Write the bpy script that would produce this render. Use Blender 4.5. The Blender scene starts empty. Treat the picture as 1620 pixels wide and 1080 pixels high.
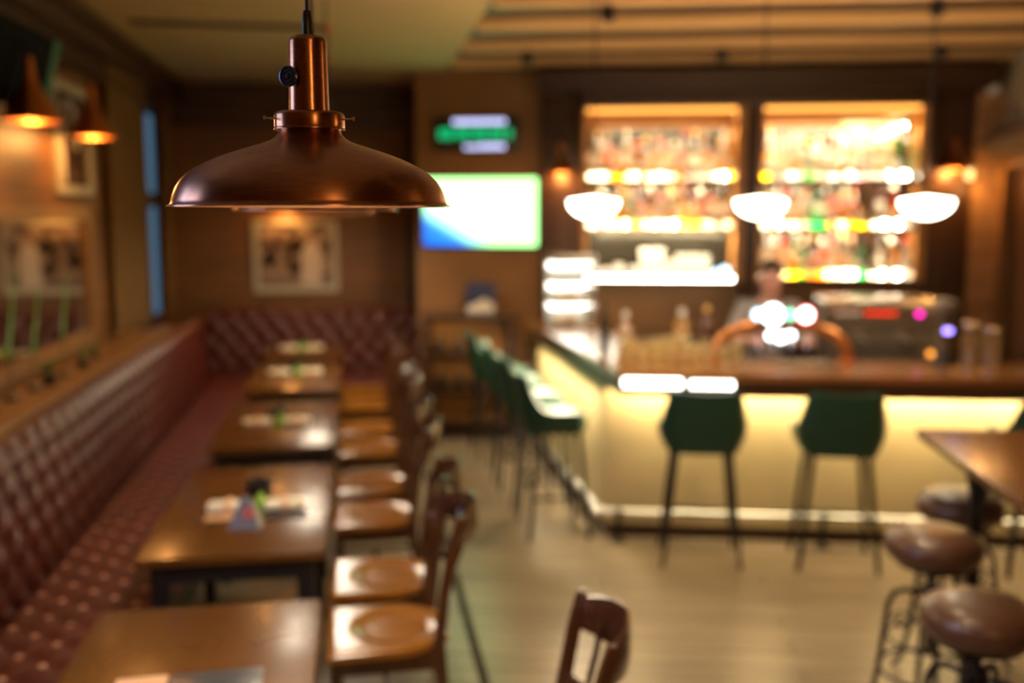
import bpy, bmesh, math, random
from mathutils import Vector, Matrix
R = math.radians
PI = math.pi
rnd = random.Random(7)
S = bpy.context.scene
COL = S.collection

# ------------------------------------------------------------------ frames
TH = R(14.5)
OX, OY = 1.45, 5.70
CU, SU = math.cos(TH), math.sin(TH)


def B(u, v, z=0.0):
    """bar frame (u along the bar, v towards the back bar) to world"""
    return Vector((OX + u * CU + v * SU, OY - u * SU + v * CU, z))


# ------------------------------------------------------------------ materials
MATS = {}


def newmat(name):
    m = bpy.data.materials.new(name)
    m.use_nodes = True
    MATS[name] = m
    nt = m.node_tree
    return m, nt, nt.nodes['Principled BSDF'], nt.nodes['Material Output']


def plain(name, col, rough=0.5, metal=0.0, bump=0.0, bscale=60, var=0.0, vscale=6, coat=0.0, spec=0.5, sss=0.0):
    m, nt, p, out = newmat(name)
    p.inputs['Base Color'].default_value = (*col, 1)
    p.inputs['Roughness'].default_value = rough
    p.inputs['Metallic'].default_value = metal
    p.inputs['Coat Weight'].default_value = coat
    p.inputs['Coat Roughness'].default_value = 0.12
    p.inputs['Specular IOR Level'].default_value = spec
    tc = nt.nodes.new('ShaderNodeTexCoord')
    if var > 0:
        n = nt.nodes.new('ShaderNodeTexNoise')
        n.inputs['Scale'].default_value = vscale
        n.inputs['Detail'].default_value = 4
        nt.links.new(tc.outputs['Object'], n.inputs['Vector'])
        r = nt.nodes.new('ShaderNodeValToRGB')
        r.color_ramp.elements[0].position = 0.3
        r.color_ramp.elements[1].position = 0.7
        r.color_ramp.elements[0].color = (*[c * (1 - var) for c in col], 1)
        r.color_ramp.elements[1].color = (*[min(1, c * (1 + var)) for c in col], 1)
        nt.links.new(n.outputs['Fac'], r.inputs['Fac'])
        nt.links.new(r.outputs['Color'], p.inputs['Base Color'])
    if bump > 0:
        n2 = nt.nodes.new('ShaderNodeTexNoise')
        n2.inputs['Scale'].default_value = bscale
        nt.links.new(tc.outputs['Object'], n2.inputs['Vector'])
        b = nt.nodes.new('ShaderNodeBump')
        b.inputs['Strength'].default_value = bump
        b.inputs['Distance'].default_value = 0.01
        nt.links.new(n2.outputs['Fac'], b.inputs['Height'])
        nt.links.new(b.outputs['Normal'], p.inputs['Normal'])
    return m


def wood(name, c1, c2, rough=0.4, axis='y', scale=3.0, coat=0.0, bump=0.15, spec=0.5):
    m, nt, p, out = newmat(name)
    tc = nt.nodes.new('ShaderNodeTexCoord')
    mp = nt.nodes.new('ShaderNodeMapping')
    sc = {'x': (0.6, 9, 9), 'y': (9, 0.6, 9), 'z': (9, 9, 0.6)}[axis]
    mp.inputs['Scale'].default_value = sc
    nt.links.new(tc.outputs['Object'], mp.inputs['Vector'])
    n = nt.nodes.new('ShaderNodeTexNoise')
    n.inputs['Scale'].default_value = scale
    n.inputs['Detail'].default_value = 6
    n.inputs['Distortion'].default_value = 0.6
    nt.links.new(mp.outputs['Vector'], n.inputs['Vector'])
    r = nt.nodes.new('ShaderNodeValToRGB')
    r.color_ramp.elements[0].position = 0.32
    r.color_ramp.elements[1].position = 0.68
    r.color_ramp.elements[0].color = (*c1, 1)
    r.color_ramp.elements[1].color = (*c2, 1)
    nt.links.new(n.outputs['Fac'], r.inputs['Fac'])
    nt.links.new(r.outputs['Color'], p.inputs['Base Color'])
    p.inputs['Roughness'].default_value = rough
    p.inputs['Coat Weight'].default_value = coat
    p.inputs['Coat Roughness'].default_value = 0.15
    p.inputs['Specular IOR Level'].default_value = spec
    if bump:
        b = nt.nodes.new('ShaderNodeBump')
        b.inputs['Strength'].default_value = bump
        b.inputs['Distance'].default_value = 0.004
        nt.links.new(n.outputs['Fac'], b.inputs['Height'])
        nt.links.new(b.outputs['Normal'], p.inputs['Normal'])
    return m


def planks(name, c1, c2, width, length, rough=0.4, rot=0.0, mortar=(0.01, 0.008, 0.006), vert=False, coat=0.0, spec=0.5):
    """boards drawn with a brick texture (object space)"""
    m, nt, p, out = newmat(name)
    tc = nt.nodes.new('ShaderNodeTexCoord')
    mp = nt.nodes.new('ShaderNodeMapping')
    mp.inputs['Rotation'].default_value = (0, 0, rot)
    nt.links.new(tc.outputs['Object'], mp.inputs['Vector'])
    vec = mp.outputs['Vector']
    if vert:  # boards on a wall: use (x+y, z)
        sx = nt.nodes.new('ShaderNodeSeparateXYZ')
        nt.links.new(vec, sx.inputs[0])
        ad = nt.nodes.new('ShaderNodeMath')
        nt.links.new(sx.outputs[0], ad.inputs[0])
        nt.links.new(sx.outputs[1], ad.inputs[1])
        cx = nt.nodes.new('ShaderNodeCombineXYZ')
        nt.links.new(ad.outputs[0], cx.inputs[0])
        nt.links.new(sx.outputs[2], cx.inputs[1])
        vec = cx.outputs[0]
    br = nt.nodes.new('ShaderNodeTexBrick')
    br.inputs['Scale'].default_value = 1.0
    br.inputs['Brick Width'].default_value = length
    br.inputs['Row Height'].default_value = width
    br.inputs['Mortar Size'].default_value = 0.003
    br.inputs['Color1'].default_value = (*c1, 1)
    br.inputs['Color2'].default_value = (*c2, 1)
    br.inputs['Mortar'].default_value = (*mortar, 1)
    nt.links.new(vec, br.inputs['Vector'])
    m2 = nt.nodes.new('ShaderNodeMapping')
    m2.inputs['Scale'].default_value = (1.0, 14, 14)
    nt.links.new(vec, m2.inputs['Vector'])
    n = nt.nodes.new('ShaderNodeTexNoise')
    n.inputs['Scale'].default_value = 2.0
    n.inputs['Detail'].default_value = 6
    nt.links.new(m2.outputs['Vector'], n.inputs['Vector'])
    mx = nt.nodes.new('ShaderNodeMixRGB')
    mx.blend_type = 'MULTIPLY'
    mx.inputs['Fac'].default_value = 0.8
    r = nt.nodes.new('ShaderNodeValToRGB')
    r.color_ramp.elements[0].position = 0.3
    r.color_ramp.elements[1].position = 0.7
    r.color_ramp.elements[0].color = (0.55, 0.52, 0.5, 1)
    r.color_ramp.elements[1].color = (1.15, 1.12, 1.1, 1)
    nt.links.new(n.outputs['Fac'], r.inputs['Fac'])
    nt.links.new(br.outputs['Color'], mx.inputs['Color1'])
    nt.links.new(r.outputs['Color'], mx.inputs['Color2'])
    nt.links.new(mx.outputs['Color'], p.inputs['Base Color'])
    p.inputs['Roughness'].default_value = rough
    p.inputs['Coat Weight'].default_value = coat
    p.inputs['Coat Roughness'].default_value = 0.25
    p.inputs['Specular IOR Level'].default_value = spec
    b = nt.nodes.new('ShaderNodeBump')
    b.inputs['Strength'].default_value = 0.25
    b.inputs['Distance'].default_value = 0.004
    nt.links.new(n.outputs['Fac'], b.inputs['Height'])
    nt.links.new(b.outputs['Normal'], p.inputs['Normal'])
    return m


def emis(name, col, strength):
    m = bpy.data.materials.new(name)
    m.use_nodes = True
    nt = m.node_tree
    nt.nodes.clear()
    e = nt.nodes.new('ShaderNodeEmission')
    e.inputs['Color'].default_value = (*col, 1)
    e.inputs['Strength'].default_value = strength
    o = nt.nodes.new('ShaderNodeOutputMaterial')
    nt.links.new(e.outputs[0], o.inputs['Surface'])
    MATS[name] = m
    return m


def brushed(name, c1, c2, rough, aniso=0.75):
    """spun metal: rings around the lathe axis"""
    m, nt, p, out = newmat(name)
    tc = nt.nodes.new('ShaderNodeTexCoord')
    sx = nt.nodes.new('ShaderNodeSeparateXYZ')
    nt.links.new(tc.outputs['Object'], sx.inputs[0])
    # radius + height drive fine rings
    l = nt.nodes.new('ShaderNodeVectorMath')
    l.operation = 'LENGTH'
    cx = nt.nodes.new('ShaderNodeCombineXYZ')
    nt.links.new(sx.outputs[0], cx.inputs[0])
    nt.links.new(sx.outputs[1], cx.inputs[1])
    nt.links.new(cx.outputs[0], l.inputs[0])
    at = nt.nodes.new('ShaderNodeMath')
    at.operation = 'ARCTAN2'
    nt.links.new(sx.outputs[0], at.inputs[0])
    nt.links.new(sx.outputs[1], at.inputs[1])
    c2n = nt.nodes.new('ShaderNodeCombineXYZ')
    ml = nt.nodes.new('ShaderNodeMath')
    ml.operation = 'MULTIPLY'
    ml.inputs[1].default_value = 0.012
    nt.links.new(at.outputs[0], ml.inputs[0])
    nt.links.new(ml.outputs[0], c2n.inputs[0])
    nt.links.new(l.outputs['Value'], c2n.inputs[1])
    nt.links.new(sx.outputs[2], c2n.inputs[2])
    n = nt.nodes.new('ShaderNodeTexNoise')
    n.inputs['Scale'].default_value = 420
    n.inputs['Detail'].default_value = 3
    nt.links.new(c2n.outputs[0], n.inputs['Vector'])
    n3 = nt.nodes.new('ShaderNodeTexNoise')
    n3.inputs['Scale'].default_value = 14
    n3.inputs['Detail'].default_value = 4
    nt.links.new(tc.outputs['Object'], n3.inputs['Vector'])
    mixf = nt.nodes.new('ShaderNodeMath')
    mixf.operation = 'ADD'
    h = nt.nodes.new('ShaderNodeMath')
    h.operation = 'MULTIPLY'
    h.inputs[1].default_value = 0.5
    nt.links.new(n.outputs['Fac'], h.inputs[0])
    h2 = nt.nodes.new('ShaderNodeMath')
    h2.operation = 'MULTIPLY'
    h2.inputs[1].default_value = 0.5
    nt.links.new(n3.outputs['Fac'], h2.inputs[0])
    nt.links.new(h.outputs[0], mixf.inputs[0])
    nt.links.new(h2.outputs[0], mixf.inputs[1])
    r = nt.nodes.new('ShaderNodeValToRGB')
    r.color_ramp.elements[0].position = 0.35
    r.color_ramp.elements[1].position = 0.65
    r.color_ramp.elements[0].color = (*c1, 1)
    r.color_ramp.elements[1].color = (*c2, 1)
    nt.links.new(mixf.outputs[0], r.inputs['Fac'])
    nt.links.new(r.outputs['Color'], p.inputs['Base Color'])
    p.inputs['Metallic'].default_value = 1
    p.inputs['Roughness'].default_value = rough
    p.inputs['Anisotropic'].default_value = aniso
    p.inputs['Anisotropic Rotation'].default_value = 0.25
    tg = nt.nodes.new('ShaderNodeTangent')
    tg.direction_type = 'RADIAL'
    tg.axis = 'Z'
    nt.links.new(tg.outputs[0], p.inputs['Tangent'])
    b = nt.nodes.new('ShaderNodeBump')
    b.inputs['Strength'].default_value = 0.12
    b.inputs['Distance'].default_value = 0.0006
    nt.links.new(n.outputs['Fac'], b.inputs['Height'])
    nt.links.new(b.outputs['Normal'], p.inputs['Normal'])
    return m


def bottleglass(name, col, tr=0.5, tl=0.35):
    m = bpy.data.materials.new(name)
    m.use_nodes = True
    nt = m.node_tree
    nt.nodes.clear()
    o = nt.nodes.new('ShaderNodeOutputMaterial')
    t = nt.nodes.new('ShaderNodeBsdfTransparent')
    t.inputs[0].default_value = (*col, 1)
    l = nt.nodes.new('ShaderNodeBsdfTranslucent')
    l.inputs[0].default_value = (*col, 1)
    g = nt.nodes.new('ShaderNodeBsdfGlossy')
    g.inputs['Roughness'].default_value = 0.08
    m1 = nt.nodes.new('ShaderNodeMixShader')
    m1.inputs[0].default_value = tl / (tr + tl)
    nt.links.new(t.outputs[0], m1.inputs[1])
    nt.links.new(l.outputs[0], m1.inputs[2])
    m2 = nt.nodes.new('ShaderNodeMixShader')
    m2.inputs[0].default_value = 0.12
    nt.links.new(m1.outputs[0], m2.inputs[1])
    nt.links.new(g.outputs[0], m2.inputs[2])
    nt.links.new(m2.outputs[0], o.inputs['Surface'])
    MATS[name] = m
    return m


def glasspane(name, tint=(1, 1, 1), refl=0.08, rough=0.02):
    m = bpy.data.materials.new(name)
    m.use_nodes = True
    nt = m.node_tree
    nt.nodes.clear()
    o = nt.nodes.new('ShaderNodeOutputMaterial')
    t = nt.nodes.new('ShaderNodeBsdfTransparent')
    t.inputs[0].default_value = (*tint, 1)
    g = nt.nodes.new('ShaderNodeBsdfGlossy')
    g.inputs['Roughness'].default_value = rough
    mx = nt.nodes.new('ShaderNodeMixShader')
    mx.inputs[0].default_value = refl
    nt.links.new(t.outputs[0], mx.inputs[1])
    nt.links.new(g.outputs[0], mx.inputs[2])
    nt.links.new(mx.outputs[0], o.inputs['Surface'])
    MATS[name] = m
    return m


COPPER = brushed('spun_copper', (0.34, 0.145, 0.068), (0.52, 0.25, 0.125), 0.29)
COPPER_IN = plain('copper_inner', (0.75, 0.50, 0.30), 0.45, 0.0)
COPPER2 = plain('old_copper', (0.62, 0.24, 0.08), 0.32, 1.0)
BLACKP = plain('black_plastic', (0.012, 0.012, 0.014), 0.4)
STEEL = plain('steel', (0.6, 0.58, 0.55), 0.25, 1.0)
CHROME = plain('chrome', (0.70, 0.68, 0.62), 0.3, 1.0)
BRASS = plain('brass', (0.8, 0.55, 0.25), 0.3, 1.0)
BLACKM = plain('black_metal', (0.012, 0.010, 0.009), 0.45, 0.3)
IRON = plain('wrought_iron', (0.018, 0.013, 0.010), 0.5, 0.5)
TABLEW = wood('table_wood', (0.125, 0.045, 0.008), (0.150, 0.055, 0.010), 0.25, 'y', 1.5, coat=0.1, spec=0.35, bump=0.0)
TABLED = plain('table_dark', (0.010, 0.006, 0.005), 0.5)
CHAIRW = wood('chair_seat_wood', (0.27, 0.092, 0.008), (0.38, 0.140, 0.012), 0.21, 'x', 1.6, coat=0.4, bump=0.05)
CHAIRD = wood('chair_dark_wood', (0.040, 0.012, 0.005), (0.080, 0.026, 0.009), 0.25, 'z', 2.0, coat=0.6, bump=0.08)
LEATHER = plain('oxblood_leather', (0.088, 0.012, 0.006), 0.36, bump=0.12, bscale=140, var=0.15, spec=0.5)
SEATF = plain('burgundy_upholstery', (0.10, 0.012, 0.006), 0.6, bump=0.15, bscale=160, var=0.2)
BUTTON = plain('pale_button', (0.85, 0.45, 0.30), 0.4)
PANELW = planks('wall_panelling', (0.18, 0.070, 0.014), (0.22, 0.088, 0.019), 0.14, 2.6, 0.5, vert=True, mortar=(0.03, 0.012, 0.004))
WALLB = plain('brown_wall', (0.22, 0.105, 0.034), 0.62, var=0.12, vscale=3, bump=0.1, bscale=30)
PLASTW = plain('tan_plaster', (0.31, 0.17, 0.065), 0.8, var=0.2, vscale=3, bump=0.3, bscale=25)
DARKW = wood('dark_wood_trim', (0.030, 0.012, 0.005), (0.065, 0.027, 0.010), 0.42, 'x', 2.0)
DARKWZ = wood('dark_wood_post', (0.035, 0.014, 0.006), (0.080, 0.032, 0.011), 0.42, 'z', 2.0)
MIDW = wood('honey_wood', (0.42, 0.18, 0.045), (0.60, 0.28, 0.08), 0.4, 'x', 2.0)
LEDGEW = wood('ledge_wood', (0.22, 0.10, 0.03), (0.32, 0.15, 0.045), 0.4, 'y', 2.0)
BEAMW = wood('beam_wood', (0.55, 0.32, 0.12), (0.70, 0.43, 0.18), 0.6, 'x', 1.6, bump=0.3)
BOARDW = planks('ceiling_boards', (0.055, 0.026, 0.009), (0.08, 0.036, 0.012), 0.16, 3.0, 0.6)
CEILP = plain('ceiling_plaster', (0.46, 0.34, 0.15), 0.85, var=0.06, vscale=1.2)
FLOORM = planks('floor_planks', (0.27, 0.205, 0.13), (0.33, 0.255, 0.165), 0.145, 1.7, 0.33, rot=TH, coat=0.15)
STONEW = plain('pale_stone', (0.50, 0.42, 0.25), 0.9, var=0.25, vscale=5, bump=0.6, bscale=12)
GREENF = plain('green_velvet', (0.006, 0.046, 0.024), 0.5, var=0.15, vscale=20, bump=0.1, bscale=200)
BARFACE = plain('cream_bar_front', (0.52, 0.40, 0.20), 0.55, var=0.12, vscale=2.5, bump=0.15, bscale=14)
BARTOP = wood('bar_top_wood', (0.17, 0.065, 0.018), (0.33, 0.135, 0.04), 0.22, 'x', 2.2, coat=0.6)
FASCIA = wood('bar_fascia', (0.040, 0.017, 0.008), (0.065, 0.028, 0.012), 0.35, 'x', 2.0)
BROWNL = plain('brown_stool_leather', (0.095, 0.040, 0.020), 0.36, bump=0.1, bscale=120, var=0.15, coat=0.15)
MIRROR = plain('mirror_glass', (0.62, 0.60, 0.55), 0.035, 1.0)
DARKMIR = plain('dark_mirror', (0.035, 0.030, 0.020), 0.22, 0.5)
CURTAIN = plain('curtain_cloth', (0.30, 0.155, 0.045), 0.85, var=0.15, vscale=30)
WHITEP = plain('white_frame', (0.46, 0.40, 0.29), 0.5)
PAPER = plain('cream_paper', (0.95, 0.82, 0.60), 0.6, var=0.1, vscale=25)
PAPERO = plain('peach_paper', (0.80, 0.45, 0.22), 0.6)
SLATE = plain('slate_card', (0.06, 0.06, 0.06), 0.3)
GREENP = plain('lime_napkin', (0.28, 0.50, 0.04), 0.6)
REDP = plain('red_print', (0.75, 0.05, 0.02), 0.5)
GREYP = plain('grey_card', (0.22, 0.19, 0.17), 0.35)
LEAF = plain('leaf_green', (0.06, 0.22, 0.03), 0.5, var=0.3, vscale=20)
REED = plain('reed_green', (0.12, 0.40, 0.06), 0.5)
REEDB = plain('reed_stem', (0.16, 0.12, 0.05), 0.6)
SKIN = plain('skin', (0.62, 0.30, 0.22), 0.5)
SHIRT = plain('grey_shirt', (0.30, 0.27, 0.27), 0.8, bump=0.2, bscale=80)
HAIRM = plain('dark_hair', (0.02, 0.012, 0.01), 0.6)
TROUS = plain('dark_trousers', (0.015, 0.015, 0.02), 0.8)
PORC = plain('white_porcelain', (0.85, 0.82, 0.74), 0.2)
CLEARG = glasspane('clear_glass', (0.97, 0.96, 0.93), 0.14)
DARKPIC = plain('dark_metal_box', (0.16, 0.125, 0.09), 0.42, 0.6)
BLUEP = plain('navy_book', (0.03, 0.04, 0.12), 0.5)

WARM = (1.0, 0.60, 0.25)
E_BULB = emis('bulb_glow', (1.0, 0.86, 0.64), 52)
E_SCON = emis('sconce_bulb', (1.0, 0.50, 0.13), 8)
E_BOWL = emis('opal_glow', (1.0, 0.90, 0.68), 11.0)
E_LEDW = emis('led_white', (1.0, 0.93, 0.74), 22)
E_SHELF = emis('led_shelf', (1.0, 0.86, 0.60), 42)
E_LEDU = emis('led_counter', (1.0, 0.86, 0.52), 14)
E_LEDF = emis('led_fascia', (1.0, 0.96, 0.85), 9)
E_AMB = emis('led_amber', (1.0, 0.40, 0.07), 2.6)
E_SKY = emis('dusk_sky', (0.42, 0.52, 1.0), 8.0)
E_BLUEW = emis('tap_blue_white', (0.55, 0.85, 1.0), 5)
E_WHITE = emis('tap_white', (0.9, 1.0, 1.0), 7)
E_GREEN = emis('tap_green', (0.25, 1.0, 0.60), 3)
E_RED = emis('led_red', (1.0, 0.03, 0.01), 4)
E_MAG = emis('led_magenta', (1.0, 0.0, 0.45), 5)
E_PURP = emis('led_purple', (0.30, 0.22, 1.0), 7)
E_ORG = emis('led_orange', (1.0, 0.35, 0.05), 2.5)
E_SGR = emis('sign_green', (0.0, 0.75, 0.25), 1.2)
E_SWH = emis('sign_white', (0.60, 0.62, 1.0), 2.2)

# television picture: green pitch, blue lower left corner
m = bpy.data.materials.new('tv_picture')
m.use_nodes = True
nt = m.node_tree
nt.nodes.clear()
tc = nt.nodes.new('ShaderNodeTexCoord')
sx = nt.nodes.new('ShaderNodeSeparateXYZ')
nt.links.new(tc.outputs['Object'], sx.inputs[0])
ad = nt.nodes.new('ShaderNodeMath')
ad.operation = 'MULTIPLY_ADD'
ad.inputs[1].default_value = 1.7
nt.links.new(sx.outputs[2], ad.inputs[0])
nt.links.new(sx.outputs[0], ad.inputs[2])
rp = nt.nodes.new('ShaderNodeValToRGB')
e = rp.color_ramp.elements
e[0].position = 0.0
e[0].color = (0.0, 0.06, 0.34, 1)
e[1].position = 1.0
e[1].color = (0.40, 1.0, 0.30, 1)
a = rp.color_ramp.elements.new(0.20)
a.color = (0.02, 0.13, 0.50, 1)
a = rp.color_ramp.elements.new(0.33)
a.color = (0.40, 1.0, 0.30, 1)
mr = nt.nodes.new('ShaderNodeMapRange')
mr.inputs['From Min'].default_value = -1.05
mr.inputs['From Max'].default_value = 1.05
nt.links.new(ad.outputs[0], mr.inputs['Value'])
nt.links.new(mr.outputs[0], rp.inputs['Fac'])
em = nt.nodes.new('ShaderNodeEmission')
em.inputs['Strength'].default_value = 2.9
nt.links.new(rp.outputs['Color'], em.inputs['Color'])
o_ = nt.nodes.new('ShaderNodeOutputMaterial')
nt.links.new(em.outputs[0], o_.inputs['Surface'])
TVPIC = m


def blotchy(name, dark, light, scale, seed=0.0):
    """monochrome photograph: blotches of dark and pale"""
    m, nt, p, out = newmat(name)
    tc = nt.nodes.new('ShaderNodeTexCoord')
    mp = nt.nodes.new('ShaderNodeMapping')
    mp.inputs['Location'].default_value = (seed, seed * 1.7, seed * 0.3)
    nt.links.new(tc.outputs['Object'], mp.inputs['Vector'])
    n = nt.nodes.new('ShaderNodeTexNoise')
    n.inputs['Scale'].default_value = scale
    n.inputs['Detail'].default_value = 2
    nt.links.new(mp.outputs[0], n.inputs['Vector'])
    r = nt.nodes.new('ShaderNodeValToRGB')
    r.color_ramp.elements[0].position = 0.42
    r.color_ramp.elements[1].position = 0.60
    r.color_ramp.elements[0].color = (*dark, 1)
    r.color_ramp.elements[1].color = (*light, 1)
    nt.links.new(n.outputs['Fac'], r.inputs['Fac'])
    nt.links.new(r.outputs[0], p.inputs['Base Color'])
    p.inputs['Roughness'].default_value = 0.12
    return m


PHOTO = blotchy('old_photo', (0.030, 0.018, 0.015), (0.40, 0.27, 0.19), 6.5, 3.1)
PHOTO2 = blotchy('arch_photo', (0.03, 0.018, 0.012), (0.16, 0.09, 0.05), 7, 8.0)
FIGURE = plain('pale_figure', (0.62, 0.50, 0.38), 0.3)
FIGUREL = plain('mid_grey_print', (0.20, 0.13, 0.10), 0.3)


# ------------------------------------------------------------------ mesh helpers
class MB:
    def __init__(self):
        self.bm = bmesh.new()

    def box(self, x0, x1, y0, y1, z0, z1, bev=0.0, M=None):
        vs = [self.bm.verts.new((x, y, z)) for x in (x0, x1) for y in (y0, y1) for z in (z0, z1)]
        idx = [(0, 1, 3, 2), (4, 6, 7, 5), (0, 4, 5, 1), (2, 3, 7, 6), (0, 2, 6, 4), (1, 5, 7, 3)]
        fs = [self.bm.faces.new([vs[i] for i in f]) for f in idx]
        if bev > 0:
            es = list({e for f in fs for e in f.edges})
            r = bmesh.ops.bevel(self.bm, geom=es, offset=bev, segments=2, affect='EDGES', profile=0.6)
            vs = list({v for f in r['faces'] for v in f.verts} | {v for v in vs if v.is_valid})
        if M is not None:
            bmesh.ops.transform(self.bm, matrix=M, verts=[v for v in vs if v.is_valid])
        return self

    def lathe(self, prof, n=32, c=(0, 0, 0), axis='z', cap=False):
        rings = []
        for (r, z) in prof:
            ring = []
            for i in range(n):
                a = 2 * PI * i / n
                if axis == 'z':
                    p = (c[0] + r * math.cos(a), c[1] + r * math.sin(a), c[2] + z)
                elif axis == 'x':
                    p = (c[0] + z, c[1] + r * math.cos(a), c[2] + r * math.sin(a))
                else:
                    p = (c[0] + r * math.cos(a), c[1] + z, c[2] + r * math.sin(a))
                ring.append(self.bm.verts.new(p))
            rings.append(ring)
        for a, b in zip(rings, rings[1:]):
            for i in range(n):
                j = (i + 1) % n
                self.bm.faces.new((a[i], a[j], b[j], b[i]))
        if cap:
            self.bm.faces.new(list(reversed(rings[0])))
            self.bm.faces.new(rings[-1])
        return self

    def tube(self, pts, r, n=8, closed=False, taper=None):
        pts = [Vector(p) for p in pts]
        rings = []
        L = len(pts)
        up = Vector((0, 0, 1))
        prevx = None
        for i, p in enumerate(pts):
            if closed:
                t = pts[(i + 1) % L] - pts[i - 1]
            else:
                t = pts[min(i + 1, L - 1)] - pts[max(i - 1, 0)]
            t.normalize()
            if prevx is None:
                x = t.cross(up)
                if x.length < 1e-3:
                    x = t.cross(Vector((1, 0, 0)))
            else:
                x = prevx - t * prevx.dot(t)
                if x.length < 1e-4:
                    x = t.cross(up)
            x.normalize()
            prevx = x
            y = t.cross(x)
            rr = r if taper is None else r * taper[i]
            rings.append([self.bm.verts.new(p + x * rr * math.cos(2 * PI * k / n) + y * rr * math.sin(2 * PI * k / n)) for k in range(n)])
        prs = list(zip(rings, rings[1:]))
        if closed:
            prs.append((rings[-1], rings[0]))
        for a, b in prs:
            for k in range(n):
                j = (k + 1) % n
                self.bm.faces.new((a[k], a[j], b[j], b[k]))
        if not closed:
            self.bm.faces.new(list(reversed(rings[0])))
            self.bm.faces.new(rings[-1])
        return self

    def grid(self, f, nu, nv):
        """f(i/nu, j/nv) -> point"""
        g = [[self.bm.verts.new(f(i / nu, j / nv)) for j in range(nv + 1)] for i in range(nu + 1)]
        for i in range(nu):
            for j in range(nv):
                self.bm.faces.new((g[i][j], g[i + 1][j], g[i + 1][j + 1], g[i][j + 1]))
        return g

    def loft(self, secs, cap=True, closed=True):
        """secs: list of lists of points with equal counts"""
        rings = [[self.bm.verts.new(p) for p in s] for s in secs]
        n = len(rings[0])
        for a, b in zip(rings, rings[1:]):
            for k in range(n if closed else n - 1):
                j = (k + 1) % n
                self.bm.faces.new((a[k], a[j], b[j], b[k]))
        if cap:
            self.bm.faces.new(list(reversed(rings[0])))
            self.bm.faces.new(rings[-1])
        return self

    def build(self, name, mat, parent=None, smooth=True, loc=None, rz=None, angle=35):
        bmesh.ops.recalc_face_normals(self.bm, faces=self.bm.faces)
        me = bpy.data.meshes.new(name)
        self.bm.to_mesh(me)
        self.bm.free()
        if smooth:
            me.shade_smooth()
            try:
                me.set_sharp_from_angle(angle=R(angle))
            except Exception:
                pass
        me.materials.append(mat)
        o = bpy.data.objects.new(name, me)
        COL.objects.link(o)
        if parent:
            o.parent = parent
        if loc is not None:
            o.location = loc
        if rz is not None:
            o.rotation_euler = (0, 0, rz)
        return o


def tag(o, label=None, cat=None, group=None, kind=None):
    if label:
        o['label'] = label
    if cat:
        o['category'] = cat
    if group:
        o['group'] = group
    if kind:
        o['kind'] = kind
    return o


def thing(name, label, cat, loc=(0, 0, 0), rz=0.0, group=None):
    o = bpy.data.objects.new(name, None)
    o.empty_display_size = 0.1
    COL.objects.link(o)
    o.location = loc
    o.rotation_euler = (0, 0, rz)
    return tag(o, label, cat, group)


def dup(root, loc, rz=None, label=None, group=None):
    r = root.copy()
    COL.objects.link(r)
    r.location = loc
    if rz is not None:
        r.rotation_euler = (0, 0, rz)
    if label:
        r['label'] = label
    if group:
        r['group'] = group

    def rec(src, dst):
        for ch in list(src.children):
            c = ch.copy()
            COL.objects.link(c)
            c.parent = dst
            rec(ch, c)
    rec(root, r)
    return r


def struct(name, mb, mat, label=None, loc=None, rz=None, smooth=False):
    o = mb.build(name, mat, None, smooth=smooth, loc=loc, rz=rz)
    tag(o, label, None, None, 'structure')
    return o


def light(name, kind, loc, power, col=WARM, size=0.05, rot=None, spot=None, blend=0.5, sizey=None):
    d = bpy.data.lights.new(name, kind)
    d.energy = power
    d.color = col
    if kind == 'AREA':
        d.size = size
        if sizey:
            d.shape = 'RECTANGLE'
            d.size_y = sizey
    else:
        d.shadow_soft_size = size
    if kind == 'SPOT':
        d.spot_size = R(spot or 60)
        d.spot_blend = blend
    o = bpy.data.objects.new(name, d)
    COL.objects.link(o)
    o.location = loc
    if rot:
        o.rotation_euler = rot
    return o


def aim(o, target):
    d = Vector(target) - o.location
    o.rotation_euler = d.to_track_quat('-Z', 'Y').to_euler()


BR = -TH  # z rotation of everything in the bar frame
VW = 3.0  # back bar wall
UR = 3.28  # right wall

# ================================================================== SETTING
mb = MB().box(-2.2, 9.5, -4.2, 12, -0.12, 0)
struct('floor', mb, FLOORM, 'grey brown plank floor with a soft sheen')
mb = MB().box(-1.95, -1.75, -4.2, 1.55, 0, 3.5).box(-1.95, -1.75, 2.75, 8.65, 0, 3.5).box(-1.95, -1.75, 1.55, 2.75, 0, 1.2).box(-1.95, -1.75, 1.55, 2.75, 2.75, 3.5).box(-1.95, -1.75, 9.45, 10.3, 0, 3.5)
mb.box(-1.95, -1.75, 8.65, 9.45, 0, 1.0).box(-1.95, -1.75, 8.65, 9.45, 2.9, 3.5)
struct('wall_left', mb, PANELW, 'panelled brown wall behind the long banquette')
mb = MB().box(-1.95, 0.75, 10.1, 10.3, 0, 3.5)
struct('wall_back', mb, PANELW, 'panelled brown wall at the end of the dining aisle')
# bar wall (in the bar frame); the cupboard recess is only the wall itself
mb = MB().box(-1.70, 4.2, VW, VW + 0.15, 0, 3.55)
struct('wall_bar', mb, WALLB, 'brown wall carrying the television and the back bar', loc=B(0, 0), rz=BR)
mb = MB().box(0, 0.12, 0.0, 1.12, 0, 3.5)
struct('wall_return', mb, PLASTW, 'short return wall between the banquette recess and the television wall', loc=(0.66, 9.05, 0))
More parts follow.
